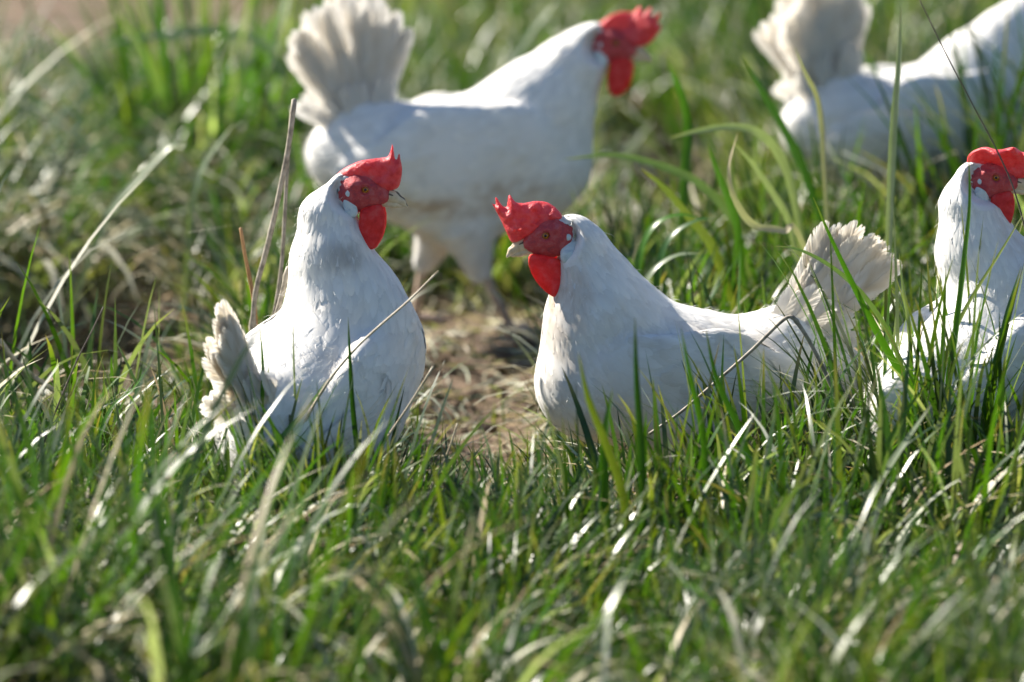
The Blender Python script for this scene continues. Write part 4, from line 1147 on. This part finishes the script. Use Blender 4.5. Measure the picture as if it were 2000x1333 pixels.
tuft(440, 400, 190, .22, .50, .0110, .19, 'tall bright green blurred tuft behind the tall dry stalks', None, dry=.05, up=.12, droop=.40, seed=11, tone=1.5)
tuft(1430, 640, 80, .14, .30, .0065, .12, 'tall thin tuft behind the back of the profile hen', None, dry=.15, up=.16, droop=.8, seed=12)
tuft(1580, 610, 90, .16, .34, .0066, .12, 'tall tuft between the profile hen tail and the shaded hen', None, dry=.2, up=.14, droop=.6, seed=13)
tuft(1740, 570, 90, .14, .32, .0066, .12, 'tuft of mixed dry and green blades before the shaded hen', None, dry=.3, up=.14, droop=.6, seed=14)
tuft(1850, 500, 90, .14, .30, .0064, .12, 'sunlit tuft before the belly of the shaded hen', None, dry=.3, up=.16, droop=.6, seed=15)
tuft(1330, 260, 70, .15, .32, .0090, .14, 'blurred tuft behind the head of the walking hen', None, dry=.1, up=.2, droop=.8, seed=16)
tuft(820, 150, 70, .15, .30, .0095, .15, 'blurred tuft behind the fan tail of the walking hen', None, dry=.1, up=.2, droop=.8, seed=17)
tuft(1500, 450, 90, .16, .32, .0075, .14, 'tall tuft between the walking hen and the shaded hen', None, dry=.2, up=.16, droop=.7, seed=23)
tuft(1900, 650, 80, .14, .30, .0060, .10, 'green tuft behind the neck of the lopped comb hen', None, dry=.15, up=.14, droop=.6, seed=24)
tuft(1660, 700, 70, .12, .26, .0060, .10, 'green tuft below the raised tail of the profile hen', None, dry=.15, up=.14, droop=.6, seed=25)
tuft(620, 420, 36, .10, .24, .0080, .12, 'dark shaded tuft between the stalks and the walking hen', None, dry=.15, up=.2, droop=.9, seed=18)

# ------------------------------------------------------------------ soil clods, litter, a lost feather
def ico():
    t = (1 + 5 ** .5) / 2
    v = np.array([[-1, t, 0], [1, t, 0], [-1, -t, 0], [1, -t, 0], [0, -1, t], [0, 1, t], [0, -1, -t], [0, 1, -t], [t, 0, -1], [t, 0, 1], [-t, 0, -1], [-t, 0, 1]], float)
    f = np.array([[0, 11, 5], [0, 5, 1], [0, 1, 7], [0, 7, 10], [0, 10, 11], [1, 5, 9], [5, 11, 4], [11, 10, 2], [10, 7, 6], [7, 1, 8], [3, 9, 4], [3, 4, 2], [3, 2, 6], [3, 6, 8], [3, 8, 9], [4, 9, 5], [2, 4, 11], [6, 2, 10], [8, 6, 7], [9, 8, 1]])
    v /= np.linalg.norm(v[0])
    mid = {}; V = list(v); F2 = []
    def m(a, b):
        k = (min(a, b), max(a, b))
        if k not in mid:
            p = V[a] + V[b]; V.append(p / np.linalg.norm(p)); mid[k] = len(V) - 1
        return mid[k]
    for a, b, c in f:
        x, y, z = m(a, b), m(b, c), m(c, a); F2 += [[a, x, z], [b, y, x], [c, z, y], [x, y, z]]
    return np.array(V), np.array(F2)
iv, if_ = ico()
xs, ys = rng.uniform(-1.4, 1.4, 14000), rng.uniform(-.8, 5, 14000)
k = rng.random(14000) < bareness(xs, ys) * np.where(in_view(xs, ys, 1.3), 1, .2)
xs, ys = xs[k][:1500], ys[k][:1500]
cV, cF = [], []
for i, (x, y) in enumerate(zip(xs, ys)):
    r = .003 + .012 * rng.random() ** 3
    d = iv * (1 + rng.normal(0, .16, (len(iv), 1))) * r * np.array([rng.uniform(.8, 1.4), rng.uniform(.8, 1.4), rng.uniform(.5, .9)])
    cV.append(d + np.array([x, y, float(ground_z(x, y)) + r * .25])); cF.append(if_ + i * len(iv))
tag(add('soil_clods', mesh_data('soil_clods', np.concatenate(cV), np.concatenate(cF), np.ones((len(cV) * len(iv), 3))), M['soil']), 'crumbs and small clods of brown soil on the bare patches', 'soil', kind='stuff')
def litter(n_try, y0, y1, dens, Lr, Wr):
    x = rng.uniform(-1.6, 1.6, n_try); y = rng.uniform(y0, y1, n_try)
    k = rng.random(n_try) < dens(x, y) * np.where(in_view(x, y, 1.3), 1, .25); x, y = x[k], y[k]; n = len(x)
    L = rng.uniform(*Lr, n); a = rng.uniform(0, 2 * math.pi, n); W = rng.uniform(*Wr, n); el = rng.normal(0, .22, n); bd = rng.normal(0, .35, n)
    s = np.array([-.5, -.17, .17, .5]); P = []
    for q in s:
        aa = a + bd * q
        P.append(np.stack([x + np.cos(aa) * L * q, y + np.sin(aa) * L * q, np.zeros(n)], 1))
    P = np.stack(P, 1)
    gz = ground_z(P[..., 0], P[..., 1]); P[..., 2] = gz + .003 + rng.uniform(0, .008, n)[:, None] + np.abs(np.sin(el))[:, None] * L[:, None] * (s + .5)[None] * .8
    sd2 = np.stack([-np.sin(a), np.cos(a), rng.normal(0, .4, n)], 1)[:, None] * (W[:, None] * np.array([.6, 1, 1, .4])[None])[..., None] * .5
    V = np.stack([P - sd2, P + sd2], 2).reshape(-1, 3)
    kk = (np.arange(n) * 8)[:, None]
    q = np.concatenate([kk + np.array([2 * i, 2 * i + 1, 2 * i + 3, 2 * i + 2]) for i in range(3)])
    c = STRAWS[rng.integers(0, len(STRAWS), n)] * rng.uniform(.55, 1.25, (n, 1))
    return V, q, np.repeat(c, 8, 0)
V, q, c = litter(60000, -1.2, 5.5, lambda x, y: .20 + .45 * np.clip(bareness(x, y), 0, 1) + .25 * (math.e ** -(((x - _open[0]) / .15) ** 2 + ((y - _open[1] + .1) / .3) ** 2)), (.012, .085), (.0012, .0050))
tag(add('straw_litter', mesh_data('straw_litter', V, q, c), M['dry']), 'broken straws and dead blades strewn over the soil', 'straw', kind='stuff')
g = on_ground(1032, 704)
fv, ff, ft, fe = barbed_feather(.045, .020, rng, 30, .3, .4, .3)
V = fv @ np.array(Matrix.Rotation(.5, 3, 'Z')).T + np.array([g[0] - .02, g[1], float(ground_z(g[0], g[1])) + .014])
tag(add('lost_feather', mesh_data('lost_feather', V, ff, np.repeat(WHITE[None], len(V), 0)), M['vane']), 'small white feather lying on the bare soil beside the profile hen', 'feather')
